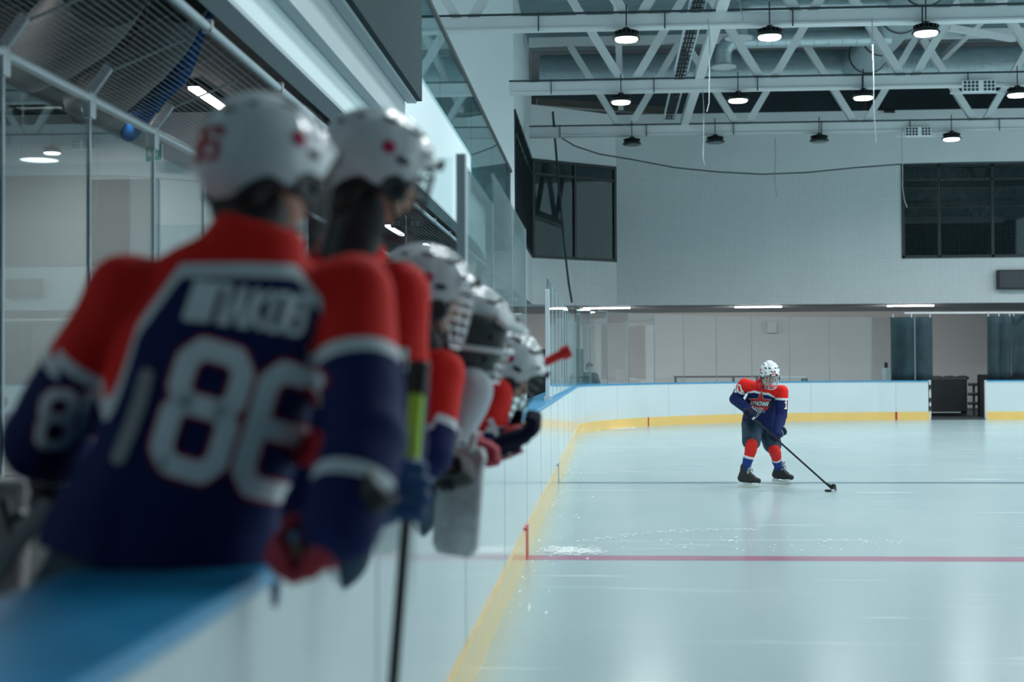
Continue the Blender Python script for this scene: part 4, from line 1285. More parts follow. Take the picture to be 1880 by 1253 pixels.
def skate(root, ankle, toe, ground=0., q=1.):
    """boot, tongue, laces, white holder, steel blade; ankle point, horizontal toe direction"""
    t = V((toe.x, toe.y, 0)).normalized(); sd = t.cross(Z)
    base = V((ankle.x, ankle.y, ground))
    X = lambda f, s_, z: base + t * f * q + sd * s_ * q + Z * z * q
    mb = MB()
    mb.caps(ankle + Z * .05 * q, X(-.015, 0, .13), .052 * q, .048 * q); mb.caps(X(-.045, 0, .105), X(-.02, 0, .16), .042 * q, .046 * q)
    mb.caps(X(-.04, 0, .10), X(.06, 0, .095), .040 * q, .042 * q); mb.caps(X(.05, 0, .095), X(.155, 0, .082), .044 * q, .032 * q)
    mb.caps(X(.0, 0, .16), X(.08, 0, .115), .040 * q, .038 * q)
    bt = link_world('skate', mb.remesh(.007, 3), M['black'], root)
    tm = MB(); tm.loft([[X(f + dx, s_, z + dz) for s_, dx, dz in ((-.035, -.008, 0), (0, .014, .0), (.035, -.008, 0), (.03, -.03, 0), (-.03, -.03, 0))] for f, z, dz in ((.055, .16, 0), (.052, .20, 0), (.065, .245, 0), (.072, .26, 0))])
    tm.build('tongue', M['greyshaft'], bt, True)
    lm = MB()
    for i in range(5):
        f = .045 + i * .021; z = .185 - i * .018
        lm.tube([X(f, -.032, z - .008), X(f + .008, 0, z + .012), X(f, .032, z - .008)], .004 * q, 6)
    lm.tube([X(.05, .03, .19), X(.085, .055, .205), X(.07, .06, .17)], .004 * q, 6); lm.tube([X(.05, .02, .19), X(.10, .03, .215), X(.105, .045, .18)], .004 * q, 6)
    lm.build('laces', M['black'], bt, True)
    hm = MB()
    hm.loft([[X(f, s_ * w_, z) for s_, z in ((-1, z0), (1, z0), (1, z1), (-1, z1))] for f, w_, z0, z1 in ((-.085, .012, .028, .055), (-.06, .026, .022, .066), (-.02, .022, .026, .062), (.01, .010, .022, .042), (.06, .010, .022, .042), (.09, .024, .024, .06), (.14, .026, .022, .060), (.165, .012, .026, .05))])
    hm.build('blade_holder', M['helmet'], bt, bevel=.004)
    bm_ = MB(); bm_.loft([[X(f, s_ * .0018, z) for s_, z in ((-1, z0), (1, z0), (1, .030), (-1, .030))] for f, z0 in ((-.09, .012), (-.07, .003), (-.02, .0005), (.08, .0005), (.14, .003), (.17, .012))])
    bm_.build('blade', M['steel'], bt)
    return bt


def stick(label, top, heel, blade_dir, grip=None, shaft='carbon', w=.022, h=.030, blade=True, tape=None, blade_len=.27):
    r = thing('hockey_stick', label, 'hockey stick', top)
    MB().bar(top, heel, w, h, V((0, 1, .1))).build('shaft', M[shaft], r, bevel=.004)
    d = (heel - top).normalized()
    if blade:
        b = blade_dir.normalized(); mb = MB(); rings = []
        for i in range(10):
            t = i / 9; p = heel + b * blade_len * t + b.cross(Z) * (.012 * t * t * 3)
            hh = .058 + .012 * math.sin(t * math.pi) - (.02 if i == 9 else 0); th = .008 - .004 * t
            nn = b.cross(Z).normalized()
            rings.append([p - nn * th + Z * 0, p + nn * th, p + nn * th + Z * hh, p - nn * th + Z * hh])
        mb.loft(rings); mb.caps(heel - d * .10, heel + Z * .03, .014, .018, 10)
        mb.build('blade', M['carbon'], r, bevel=.003)
    for (t0, t1, m, rr) in (tape or []):
        L = (heel - top).length
        mb = MB(); mb.tube([top + d * (t0 + (t1 - t0) * i / 12) for i in range(13)], [rr * (1 + .04 * (i % 2)) for i in range(13)], 10); mb.build('grip_tape', M[m], r, True)
    return r


def wrinkle(me, amp, seed, arms):
    me.calc_loop_triangles() if False else None
    off = V((seed * 7.3, seed * 1.7, seed * 3.1)); cos = []
    for v in me.vertices:
        p = v.co + off
        d = amp * (noise.noise(p * 7) * 1.0 + noise.noise(V((p.x * 16, p.y * 16, p.z * 7))) * .55)
        cos.append(v.co + v.normal * d)
    for v, c_ in zip(me.vertices, cos): v.co = c_
    me.update()


def seg_t(p, a, b):
    d = b - a; t = (p - a).dot(d) / d.length_squared; tc = max(0, min(1, t)); return t, (p - (a + d * tc)).length


def jersey(root, J, sc_=1., voxel=.010, seed=1, hw=.19, cuffband=True, amp=.006, back_drop=.10, front_drop=.055, slim=1., sb=.20, sbf=.16, sr=.086, wrr=.066, col=.15, mname='jersey', yk=(1.25, .08), tz=1., hem=1.):
    shR, shL, hip, shC = J['shR'], J['shL'], J['hip'], (J['shR'] + J['shL']) / 2
    U = (shC - hip).normalized(); R = (shR - shL); R = (R - U * R.dot(U)).normalized(); Fw = U.cross(R)
    L = (shC - hip).length
    mb = MB()

    def ring(t, rx, ry, fo=0): 
        c_ = hip + U * L * t + Fw * fo
        return [c_ + R * (rx * sc_ * math.copysign(abs(math.cos(a)) ** .8, math.cos(a))) + Fw * (ry * sc_ * math.copysign(abs(math.sin(a)) ** .8, math.sin(a))) for a in [2 * math.pi * k / 32 for k in range(32)]]
    mb.loft([ring(-.12, .185 * slim * hem, .140), ring(.0, .19 * slim * (hem * .7 + .3), .145), ring(.25, .182 * slim, .142), ring(.5, .186 * slim, .140), ring(.75, .190, .135), ring(.92, .175, .115), ring(1.0, .158 * tz, .102), ring(1.0 + col * .3, .134 * tz, .096, .004), ring(1.0 + col * .6, .108, .088, .008), ring(1.0 + col * .85, .090, .080, .012), ring(1.0 + col, .080, .074, .018)])
    for sh, el, wr in ((shR, J['elR'], J['wrR']), (shL, J['elL'], J['wrL'])):
        inn = shC + (sh - shC) * .55 - U * .03
        mb.caps(inn, sh, (sr + .004) * sc_, sr * sc_); mb.caps(sh, el, sr * sc_, .077 * sc_); mb.ell(el, .081 * sc_); mb.caps(el, el + (wr - el) * 1.0, .077 * sc_, wrr * sc_)
    me = mb.remesh(voxel, 6)
    me.calc_loop_triangles(); wrinkle(me, amp, seed, None)
    ya = []; ca = []
    Ry = (shR - shL).normalized(); Uy = (U - Ry * U.dot(Ry)).normalized()
    for v in me.vertices:
        p = v.co; q = p - shC; u_ = q.dot(Ry); vv = q.dot(Uy); ww = q.dot(Fw)
        sh, el, wr = (shR, J['elR'], J['wrR']) if u_ > 0 else (shL, J['elL'], J['wrL'])
        t, dist = seg_t(p, sh, el); t2, dist2 = seg_t(p, el, wr)
        drop, k, u0 = (back_drop, *yk) if ww < 0 else (front_drop, .55, .08)
        ft = vv + drop + k * max(0, abs(u_) - u0) 
        s_ = t * (el - sh).length
        SB = sb if ww < 0 else sbf; fa = SB * sc_ - s_
        half = (shR - shL).length / 2
        wgt = max(0, min(1, (abs(u_) - half * .88) / (.06)))
        td, tdist = seg_t(p, hip, shC)
        if min(dist, dist2) < .095 * sc_ and tdist > .172 * sc_: wgt = max(wgt, 1.)
        if dist2 < dist and t2 > .12: fa = min(fa, SB * sc_ - (el - sh).length - t2 * (wr - el).length)
        f = ft * (1 - wgt) + fa * wgt
        ya.append(f)
        cb = -.1
        if cuffband and dist2 < .11 * sc_ and t2 > .3 and (wgt > .5):
            cb = .014 - abs((t2 - .62) * (wr - el).length)
        ca.append(cb)
    at = me.attributes.new('yoke', 'FLOAT', 'POINT'); at.data.foreach_set('value', ya)
    at = me.attributes.new('cuff', 'FLOAT', 'POINT'); at.data.foreach_set('value', ca)
    bv = bvh_of(me)
    o = link_world('jersey', me, M[mname], root)
    return o, bv, (shC, R, U, Fw)


def body(root, J, s=1., voxel=.0095, hands=True):
    """one continuous figure: head with face, neck, trunk, tapering limbs, feet"""
    mb = MB(); hc = J['head']; r, f, u = orth(J['fwd'], J['up']); A = Matrix((r, f, u)).transposed()
    T = lambda x, y, z: hc + A @ (V((x, y, z)) * s)
    mb.ell(T(0, -.008, .018), (.074 * s, .093 * s, .092 * s), A); mb.ell(T(0, .022, -.045), (.058 * s, .064 * s, .066 * s), A)
    mb.ell(T(0, .050, -.085), (.030 * s, .030 * s, .024 * s), A)                         # chin
    mb.caps(T(0, .088, .004), T(0, .108, -.034), .010 * s, .014 * s, 10)                  # nose
    mb.ell(T(0, .082, .026), (.050 * s, .016 * s, .010 * s), A)                           # brow
    for sx in (-1, 1):
        mb.ell(T(sx * .076, -.004, -.008), (.010 * s, .020 * s, .032 * s), A)             # ear
        mb.ell(T(sx * .036, .068, -.022), (.022 * s, .018 * s, .018 * s), A)              # cheek
        mb.caps(T(-.018, .092, -.060 - .004 * sx), T(.018, .092, -.060 - .004 * sx), .0065 * s, .0065 * s, 8)   # lips
    shC = (J['shR'] + J['shL']) / 2; hip = J['hip']; U = (shC - hip).normalized()
    mb.caps(shC - U * .02, hc - u * .06 * s - f * .02 * s, .056 * s, .050 * s)
    mb.caps(hip + U * .08, shC - U * .14, .115, .13); mb.caps(shC - U * .09, shC - U * .02, .12, .075)
    mb.caps(J['hipR'], J['hipL'], .105, .105)
    for k in 'RL':
        mb.caps(shC + (J['sh' + k] - shC) * .3 - U * .03, J['sh' + k], .06, .054)
        mb.caps(J['sh' + k], J['el' + k], .050, .040); mb.caps(J['el' + k], J['wr' + k], .040, .028)
        mb.caps(J['hip' + k], J['kn' + k], .088, .060); mb.caps(J['kn' + k], J['an' + k], .056, .036)
        td = J['toe' + k]; td = V((td.x, td.y, 0)).normalized()
        mb.caps(J['an' + k] - td * .02 - Z * .03, J['an' + k] + td * .09 - Z * .06, .032, .022)
        h = (J['wr' + k] - J['el' + k]).normalized()
        if 'hf' + k in J: hn, hs, hp = J['hf' + k]; hp = -hp
        else:
            hn = h; hs = hn.cross(Z); hs = hs.normalized() if hs.length > .1 else V((1, 0, 0)); hp = hs.cross(hn)
        w = J['wr' + k]
        mb.caps(w, w + hn * .065, .026, .026)
        for i in range(4):
            b0 = w + hn * .07 + hs * (i - 1.5) * .015
            mb.caps(b0, b0 + hn * .024 - hp * .008, .009, .0085, 8); mb.caps(b0 + hn * .024 - hp * .008, b0 + hn * .022 - hp * .030, .0085, .0075, 8)
        mb.caps(w + hn * .02 + hs * .02, w + hn * .055 + hs * .034 - hp * .015, .011, .009, 8)
    o = link_world('body', mb.remesh(voxel, 2), M['skin'], root)
    em = MB()
    for sx in (-1, 1): em.ell(T(sx * .032, .083, .006), (.013 * s, .009 * s, .008 * s), A, 12, 8)
    em.build('eyes', M['eyewhite'], o, True)
    im = MB()
    for sx in (-1, 1): im.ell(T(sx * .032, .0905, .005), (.0058 * s, .003 * s, .0058 * s), A, 10, 6)
    im.build('irises', M['black'], o, True)
    mm = MB(); mm.caps(T(-.020, .0985, -.060), T(.020, .0985, -.060), .0035 * s, .0035 * s, 8); mm.build('mouth', M['lips'], o, True)
    return o


def hair(root, J, s=1., m='hairdark', long=0.):
    r, f, u = orth(J['fwd'], J['up']); A = Matrix((r, f, u)).transposed(); hc = J['head']
    T = lambda x, y, z: hc + A @ (V((x, y, z)) * s)
    mb = MB(); mb.ell(T(0, -.026, .020), (.083 * s, .088 * s, .093 * s), A); mb.ell(T(0, -.055, -.050), (.070 * s, .046 * s, (.060 + long) * s), A)
    return link_world('hair', mb.remesh(.010, 2), M[m], root)


def neckguard(root, J, s=1., m='black'):
    shC = (J['shR'] + J['shL']) / 2; r, f, u = orth(J['fwd'], J['up']); b = J['head'] - u * .085 * s - f * .015 * s
    U = (shC - J['hip']).normalized()
    a = shC + U * .03
    mb = MB(); mb.caps(a, b, .074 * s, .070 * s, 20)
    return mb.build('neck_guard', M[m], root, True)


def legs(root, J, q=1., pants='pants', pw=1., pl=.74):
    mb = MB(); qq = q; q = q * pw
    mb.caps(J['hipR'], J['hipL'], .125 * q, .125 * q)
    U = ((J['shR'] + J['shL']) / 2 - J['hip']).normalized()
    mb.caps(J['hip'], J['hip'] + U * .10, .14 * q, .13 * q)
    for k in 'RL': mb.caps(J['hip' + k], J['hip' + k] + (J['kn' + k] - J['hip' + k]) * pl, .122 * q, .104 * q)
    me = mb.remesh(.011, 4); wrinkle(me, .004, 3.3, None)
    link_world('pants', me, M[pants], root); q = qq
    for k in 'RL':
        a, b = J['kn' + k], J['an' + k]; d = b - a
        m2 = MB(); fw = J['toe' + k]; fw = V((fw.x, fw.y, 0)).normalized()
        m2.caps(a - d * .12, a + d * .10, .078 * q, .076 * q); m2.caps(a + d * .05 + fw * .012, a + d * .55, .074 * q, .066 * q); m2.caps(a + d * .5, b + d * .02, .066 * q, .050 * q)
        m2.ell(a + fw * .020, (.06 * q, .06 * q, .06 * q))
        me = m2.remesh(.010, 4); wrinkle(me, .0035, 5.1, None)
        ya = [(.34 - (v.co - a).dot(d) / d.length_squared) * d.length * .9 for v in me.vertices]
        at = me.attributes.new('yoke', 'FLOAT', 'POINT'); at.data.foreach_set('value', ya)
        at = me.attributes.new('cuff', 'FLOAT', 'POINT'); at.data.foreach_set('value', [-.1] * len(ya))
        link_world('sock', me, M['sock'], root)


M['eyewhite'] = mat('eye_white', (.6, .6, .58), .3)
M['lips'] = mat('lips', (.42, .16, .14), .5)


def numbers(js, bv, fr, txt, o, h, w, dirn, ux, uy, wide=1., gap=.3, red=True, shear=0., edge=.35, lim=(-.5, .5)):
    st = text_strokes(txt, h, wide, gap)
    if red: decal_mesh(st, w * (1 + edge), o, ux, uy, dirn, bv, .004, .02, .3, shear, lim).build('number_edge', M['redcloth'], js)
    decal_mesh(st, w, o, ux, uy, dirn, bv, .007, .02, .3, shear, lim).build('number', M['whitecloth'], js)
# ------------------------------------------------------------------ the skater on the ice
M['badgegrey'] = mat('badge_grey', (.32, .36, .38), .6)
SK = thing('person', 'skater in caged helmet and blue and red jersey, bent over his stick on the ice', 'person', PZ(1405, 893))
T_ = P(1369.5, 756.5, 16.95); HEEL = PZ(1528, 898.5, .02)
sd = (HEEL - T_).normalized()
gripR = T_ + sd * .045
gl = P(1420.5, 803, 16.9); tt = (gl - T_).dot(sd); gripL = T_ + sd * tt
J = dict(head=P(1413.3, 686, 16.98), fwd=V((.16, -.86, -.50)), up=V((.05, -.42, .9)),
         shR=P(1367, 706, 17.24), shL=P(1436, 719, 17.12), hip=P(1394, 777, 17.52),
         elR=P(1349.5, 733, 17.35), elL=P(1434, 764, 17.12),
         hipR=P(1381, 781, 17.52), hipL=P(1408, 783, 17.56), knR=P(1379, 822, 17.12), knL=P(1422, 829, 17.45),
         anR=P(1367.5, 866, 17.16), anL=P(1430, 862, 17.72), toeR=V((.93, -.36, 0)), toeL=V((.86, -.5, 0)))
gR, wR = glove(SK, gripR, sd, J['elR'] + V((0, -.02, .0)), 1, 1.15, -1, ('navyleather', 'navyleather', 'badgegrey', 'navyleather'))
gL, wL = glove(SK, gripL, sd, J['elL'] + V((0, 0, 0)), -1, 1.12, -1, ('navyleather', 'navyleather', 'badgegrey', 'navyleather'))
J['wrR'] = wR; J['wrL'] = wL; J['hfR'], J['hfL'] = HF[-2], HF[-1]
body(SK, J, 1.05, .009)
hair(SK, J, 1.02)
js, bv, fr = jersey(SK, J, .92, .008, 2, amp=.006, cuffband=False, slim=1.2, front_drop=-.005, sb=.10, sbf=.085)
legs(SK, J, .93, pw=1.16)
helmet(SK, J['head'] + V((0, 0, .012)), J['fwd'], J['up'], 1.03, ('10', 'front'), 'wire')
skate(SK, J['anR'], J['toeR'], 0, 1.05); skate(SK, J['anL'], J['toeL'], 0, 1.05)
# red collar
shC, R, U, Fw = fr
cl = MB(); cl.tube([shC + U * .10 * .9 + R * .075 * math.cos(t) + Fw * (.02 + .075 * math.sin(t)) - U * (.035 * max(0, math.sin(t))) for t in [2 * math.pi * k / 24 for k in range(25)]], .018, 8)
cl.build('collar', M['redcloth'], js, True)
# chest badge: star, lettering, banner and puck
nrm = V((.05, -1, .12)).normalized(); ux = V((1, .05, -.10)).normalized(); uy = nrm.cross(ux); uy = uy if uy.z > 0 else -uy
oc = P(1397.5, 741, 17.05)
star = [((.125 if i % 2 == 0 else .05) * math.sin(math.pi * i / 5), .02 + (.125 if i % 2 == 0 else .05) * math.cos(math.pi * i / 5)) for i in range(10)]
M['badgered'] = mat('badge_red', (.62, .02, .02), .7)
poly_decal([(x * 1.14, (y - .02) * 1.14 + .02) for x, y in star], oc, ux, uy, nrm, bv, .003, .007).build('badge_star_edge', M['badgegrey'], js)
poly_decal(star, oc, ux, uy, nrm, bv, .005, .007).build('badge_star', M['badgered'], js)
poly_decal([(-.14, -.018), (.14, -.018), (.125, .04), (-.125, .04)], oc, ux, uy, nrm, bv, .006, .007).build('badge_plate', M['black'], js)
decal_mesh(text_strokes('КРАСНАЯ', .038, .85, .22), .0095, oc + uy * .012, ux, uy, nrm, bv, .009, .01, .3, .15).build('badge_lettering', M['whitecloth'], js)
poly_decal([(-.10, -.058), (.10, -.058), (.115, -.024), (-.115, -.024)], oc, ux, uy, nrm, bv, .006, .007).build('badge_banner', M['badgered'], js)
decal_mesh(text_strokes('ЗВЕЗДА', .018, .9, .5), .0045, oc + uy * -.041, ux, uy, nrm, bv, .008, .01, .3).build('banner_lettering', M['whitecloth'], js)
poly_decal([(.05 * math.cos(t), -.078 + .026 * math.sin(t)) for t in [2 * math.pi * k / 16 for k in range(16)]], oc, ux, uy, nrm, bv, .004, .006).build('badge_puck', M['badgegrey'], js)
# sleeve numbers
n2 = V((-.8, -.6, .1)).normalized(); u2 = V((.6, -.8, 0)).normalized(); numbers(js, bv, fr, '10', P(1350, 713, 17.2), .085, .016, n2, u2, Z, .8, .2)
n2 = V((.8, -.6, .1)).normalized(); u2 = V((.6, .8, 0)).normalized(); numbers(js, bv, fr, '10', P(1441, 744, 17.1), .085, .016, n2, u2, Z, .8, .2)
st = stick('black hockey stick the skater on the ice holds, its blade at the puck', T_ - sd * .03, HEEL, V((.16, -1.0, -.02)), tape=[(0.0, .03, 'black', .02), (.06, .16, 'whiteleather', .0185)], blade_len=.25)
pk = PZ(1524.5, 903)
tag(MB().lathe([(.034, 0), (.038, .002), (.038, .023), (.034, .0254)], pk + V((-.03, -.03, 0)), Z, 28).build('puck', M['black'], None, True), 'black puck on the ice at the blade of the skater\'s stick', 'puck')


# ------------------------------------------------------------------ the players on the bench
BF = .3
def bench_player(label, head, fwd, up, shC, hip, yaw, hw, elR, elL, q=1., hs=1., seed=1, number=None, cage='wire', roll=0., voxel=.011, tilt=0., hair_long=.02, **kw):
    root = thing('person', label, 'person', V((hip.x, hip.y, BF)))
    a = math.radians(yaw); R = V((math.cos(a), -math.sin(a), tilt)).normalized()
    J = dict(head=head, fwd=fwd, up=up, shR=shC + R * hw, shL=shC - R * hw, hip=hip, elR=elR, elL=elL)
    fw = V((math.sin(a), math.cos(a), 0))
    Rh = V((R.x, R.y, 0)).normalized()
    J['hipR'] = hip + Rh * .09 - Z * .02; J['hipL'] = hip - Rh * .09 - Z * .02
    zk = BF + .50; back = V((-.10, 0, 0))
    for k, sg in (('R', 1), ('L', -1)):
        J['kn' + k] = V((min(J['hip' + k].x - .03, BX - .47 - .0), J['hip' + k].y + .03 * sg, zk)); J['an' + k] = J['kn' + k] + V((-.10, 0, -.36)); J['toe' + k] = V((1, .2, 0))
    return root, J, R, fw


def finish(root, J, *z, **kw):
    J['hfR'], J['hfL'] = HF[-2], HF[-1]
    return finish2(root, J, *z, **kw)


def finish2(root, J, q, hs, seed, number, cage, voxel, slim=1., amp=.007, nm=True, guard=True, **kw):
    body(root, J, 1.05 * hs, .011)
    hair(root, J, 1.05 * hs, long=.03)
    if guard: neckguard(root, J, 1.0 * hs)
    out = jersey(root, J, q, voxel, seed, amp=amp, slim=slim, **kw)
    legs(root, J, .95)
    skate(root, J['anR'], J['toeR'], BF, 1.05); skate(root, J['anL'], J['toeL'], BF, 1.05)
    return out


# --- nearest player, number 86, back to the camera
hip = P(306, 1000, 2.62); shC = P(443, 545, 2.66)
root, J, R, fw = bench_player('nearest bench player, back turned, number 86 on the jersey, leaning on the boards', P(488, 318, 2.78), yawv(38, -10), V((.05, .1, 1)), shC, hip, -12, .205,
                              P(672, 800, 2.56), P(78, 806, 2.70), tilt=.0)
gripR = P(536, 1008, 2.44)
g, J['wrR'] = glove(root, gripR, V((-.25, .9, .35)), J['elR'], 1, 1.05, 1, ('crimson', 'black', 'whiteleather', 'black'), cuff=.6)
gripL = P(120, 930, 3.0)
g, J['wrL'] = glove(root, gripL, V((-.3, -.9, -.35)), J['elL'], 1, 1.2, -1, ('black', 'crimson', 'whiteleather', 'crimson'))
js, bv, fr = finish(root, J, 1.03, 1., 4, None, None, .009, amp=.009, back_drop=-.055, sr=.080, wrr=.070, col=.30, sb=.135, yk=(1.45, .105), tz=1.15, hem=1.2)
shC, R, U, Fw = fr; nb_ = -Fw
helmet(root, J['head'] + V((0, 0, .02)), J['fwd'], J['up'], 1.02, ('86', 'back'), 'dark')
on = bv.ray_cast(EYE, ray(446, 775).normalized())[0]
numbers(js, bv, fr, '86', on, .215, .038, nb_, R, U, .78, .22, True, 0., .30, (-.018, .12))
st_ = text_strokes('ШПАКОВ', .068, .58, .18)
on = bv.ray_cast(EYE, ray(456, 566).normalized())[0]
Rn = (J['shR'] - J['shL']).normalized()
decal_mesh(st_, .0125, on, (Rn + R).normalized(), U, nb_, bv, .006, .02, .3).build('name_lettering', M['whitecloth'], js)
# sleeve number on the left arm and the pale side piping
n2 = (P(120, 760, 2.7) - EYE).normalized() * -1; ux = V((1, 0, 0)); ux = (ux - n2 * ux.dot(n2)).normalized(); uy = n2.cross(ux); uy = uy if uy.z > 0 else -uy
numbers(js, bv, fr, '86', P(142, 770, 2.62), .095, .019, n2, ux, uy, .85, .25, True, .15, .35, (-.12, .05))
pl = [P(x, y, 2.6) for x, y in ((264, 692), (252, 740), (234, 790), (214, 838))]
o0 = pl[0]; decal_mesh([[((p - o0).dot(ux), (p - o0).dot(uy)) for p in pl]], .024, o0, ux, uy, n2, bv, .005, .02).build('side_piping', M['greyshaft'], js)
for sx in (0,):
    st1 = stick('pale grey stick shaft tucked under the nearest player at the left picture edge', P(88, 925, 2.66), P(-120, 1190, 2.42), V((0, -1, 0)), shaft='greyshaft', w=.036, h=.026, blade=False)

# --- second player, behind the first
hip = P(545, 985, 3.40); shC = P(622, 548, 3.52)
root, J, R, fw = bench_player('second bench player, half hidden behind the number 86 player, holding an upright stick', P(690, 318, 3.50), yawv(62, -16), V((.12, 0, 1)), shC, hip, 35, .195,
                              P(725, 815, 3.40), P(560, 820, 3.62))
s_top, s_bot = P(770, 668, 3.22), P(716, 1330, 2.98)
sdv = (s_bot - s_top).normalized()
gp = s_top + sdv * ((P(757, 905, 3.13) - s_top).dot(sdv))
g, J['wrR'] = glove(root, gp, sdv, J['elR'] + V((-.06, 0, .0)), -1, 1.3, -1, ('gloveblue', 'gloveblue', 'whiteleather', 'crimson'))
g, J['wrL'] = glove(root, P(640, 955, 3.6), V((0, 1, 0)), J['elL'], 1, 1.2, -1, ('gloveblue', 'gloveblue', 'whiteleather', 'crimson'))
js, bv, fr = finish(root, J, 1.0, 1., 7, None, None, .010, back_drop=-.03, sb=.13, col=.26, yk=(1.5, .11), tz=1.1)
helmet(root, J['head'] + V((0, 0, .02)), J['fwd'], J['up'], 1.04, None, 'dark')
stick('upright black stick with lime tape hanging over the bench boards from the second player\'s glove', s_top, s_bot, V((0, -1, 0)), w=.022, h=.030,
      tape=[(.0, .075, 'black', .026), (.075, .24, 'lime', .019)], blade=False)

# --- third player
hip = P(640, 950, 4.30); shC = P(768, 690, 4.36)
root, J, R, fw = bench_player('third bench player, white helmet in profile with a wire cage, bright red shoulder', P(779, 545, 4.32), yawv(74, -10), V((.1, 0, 1)), shC, hip, 62, .17,
                              P(785, 835, 4.10), P(760, 850, 4.60))
g, J['wrR'] = glove(root, P(838, 868, 4.30), V((.2, .9, -.3)), J['elR'], 1, 1.15, -1, ('black', 'black', 'whiteleather', 'crimson'))
g, J['wrL'] = glove(root, P(820, 880, 4.62), V((0, 1, 0)), J['elL'], 1, 1.15, -1, ('black', 'black', 'whiteleather', 'crimson'))
finish(root, J, .95, 1., 9, None, None, .011)
helmet(root, J['head'] + V((0, 0, .02)), J['fwd'], J['up'], 1.05, None, 'wire')

# --- goalie
hip = P(730, 920, 4.85); shC = P(832, 715, 4.92)
root, J, R, fw = bench_player('goalie on the bench in a white and dark mask with a scuffed white blocker', P(858, 612, 4.88), yawv(80, -12), V((.1, 0, 1)), shC, hip, 65, .17,
                              P(815, 830, 4.72), P(850, 830, 5.10))
blk = P(838, 915, 4.62)
g, J['wrR'] = glove(root, P(822, 880, 4.72), V((.1, .3, -.95)), J['elR'], 1, 1.1, -1, ('black', 'whiteleather', 'whiteleather', 'crimson'))
g, J['wrL'] = glove(root, P(895, 838, 5.0), V((0, 1, 0)), J['elL'], 1, 1.1, -1, ('crimson', 'whiteleather', 'whiteleather', 'crimson'))
finish(root, J, .95, 1., 12, None, None, .011, mname='jersey_goalie')
# blocker board
a0 = P(842, 920, 4.60); tl_ = (P(848, 820, 4.60) - P(834, 1020, 4.60)).normalized(); sx_ = V((.93, -.36, 0)); sx_ = (sx_ - tl_ * sx_.dot(tl_)).normalized(); nz_ = sx_.cross(tl_)
mb = MB(); rings = []
for i in range(12):
    t = -.5 + i / 11; wv = .080 * (1 - (max(0, abs(t) - .42) / .08) ** 2 * .25); bend = -.03 * max(0, t - .3) / .2
    rings.append([a0 + tl_ * (t * .355) + sx_ * (k * wv) + nz_ * (bend + dz_) for k, dz_ in ((-1, -.016), (-.6, -.022), (.6, -.022), (1, -.016), (1, .016), (.6, .022), (-.6, .022), (-1, .016))])
mb.loft(rings)
bo = mb.build('blocker_pad', M['scuffed'], root, bevel=.008)
MB().bar(a0 + sx_ * -.065 + tl_ * .03 - nz_ * .03, a0 + sx_ * -.060 + tl_ * .09 - nz_ * .03, .02, .02).build('strap', M['black'], bo, bevel=.004)
fm = MB()
for k, hgt in ((-.03, .055), (.03, .045)):
    p0 = a0 + tl_ * .17 + sx_ * k; fm.caps(p0, p0 + tl_ * hgt + sx_ * .01, .014, .013, 12)
fm.build('thumb_guard', M['whiteleather'], bo, True)
sh, A, T, bvh_, shell = helmet(root, J['head'] + V((0, 0, .02)), J['fwd'], J['up'], 1.10, None, 'wire', logo=False)
mp = MB(); rings = []
for az in range(-150, 151, 10):
    a = math.radians(az); zl = -.045 if abs(az) > 70 else .0
    ring = []
    for z, k in ((.05, 1.05), (0.0, 1.09), (-.06, 1.06), (-.12, .92), (-.16, .74)):
        if abs(az) < 48 and z > -.1: k *= 1.0
        ring.append(T((.112 * k * math.sin(a), .142 * k * math.cos(a) + .0, z)))
    rings.append(ring)
vs = [p for rg in rings for p in rg]; fs = []
for i in range(len(rings) - 1):
    az = -150 + 10 * i
    for j in range(4):
        if -46 < az < 40 and j < 3: continue
        fs.append((i * 5 + j, i * 5 + j + 1, (i + 1) * 5 + j + 1, (i + 1) * 5 + j))
mp.add(vs, fs); po = mp.build('mask_plate', M['darkgrey'], sh, True); so_ = po.modifiers.new('t', 'SOLIDIFY'); so_.thickness = .010
hm_ = MB()
for az in (95, 62, 120):
    for z in (-.02, -.09):
        a = math.radians(az); k = 1.085 if z > -.05 else 1.01
        hm_.ell(T((.112 * k * math.sin(a), .142 * k * math.cos(a), z)), (.010, .010, .012))
hm_.build('plate_holes', M['black'], sh, True)
wb_ = MB(); wb_.tube([T((.125 * math.sin(math.radians(z_)), .158 * math.cos(math.radians(z_)), -.045 - .0002 * z_)) for z_ in range(20, 150, 8)], .010, 8); wb_.build('mask_stripe', M['helmet'], sh, True)
bm2 = MB(); rings = []
for az in range(-60, 61, 10):
    a = math.radians(az); rings.append([T((.115 * k * math.sin(a), .145 * k * math.cos(a) + dy_, z)) for k, dy_, z in ((1.0, 0, .055), (1.18, .022, .030), (1.17, .022, .016), (1.0, 0, .030))])
bm2.loft(rings); bm2.build('mask_brim', M['helmet'], sh, True)

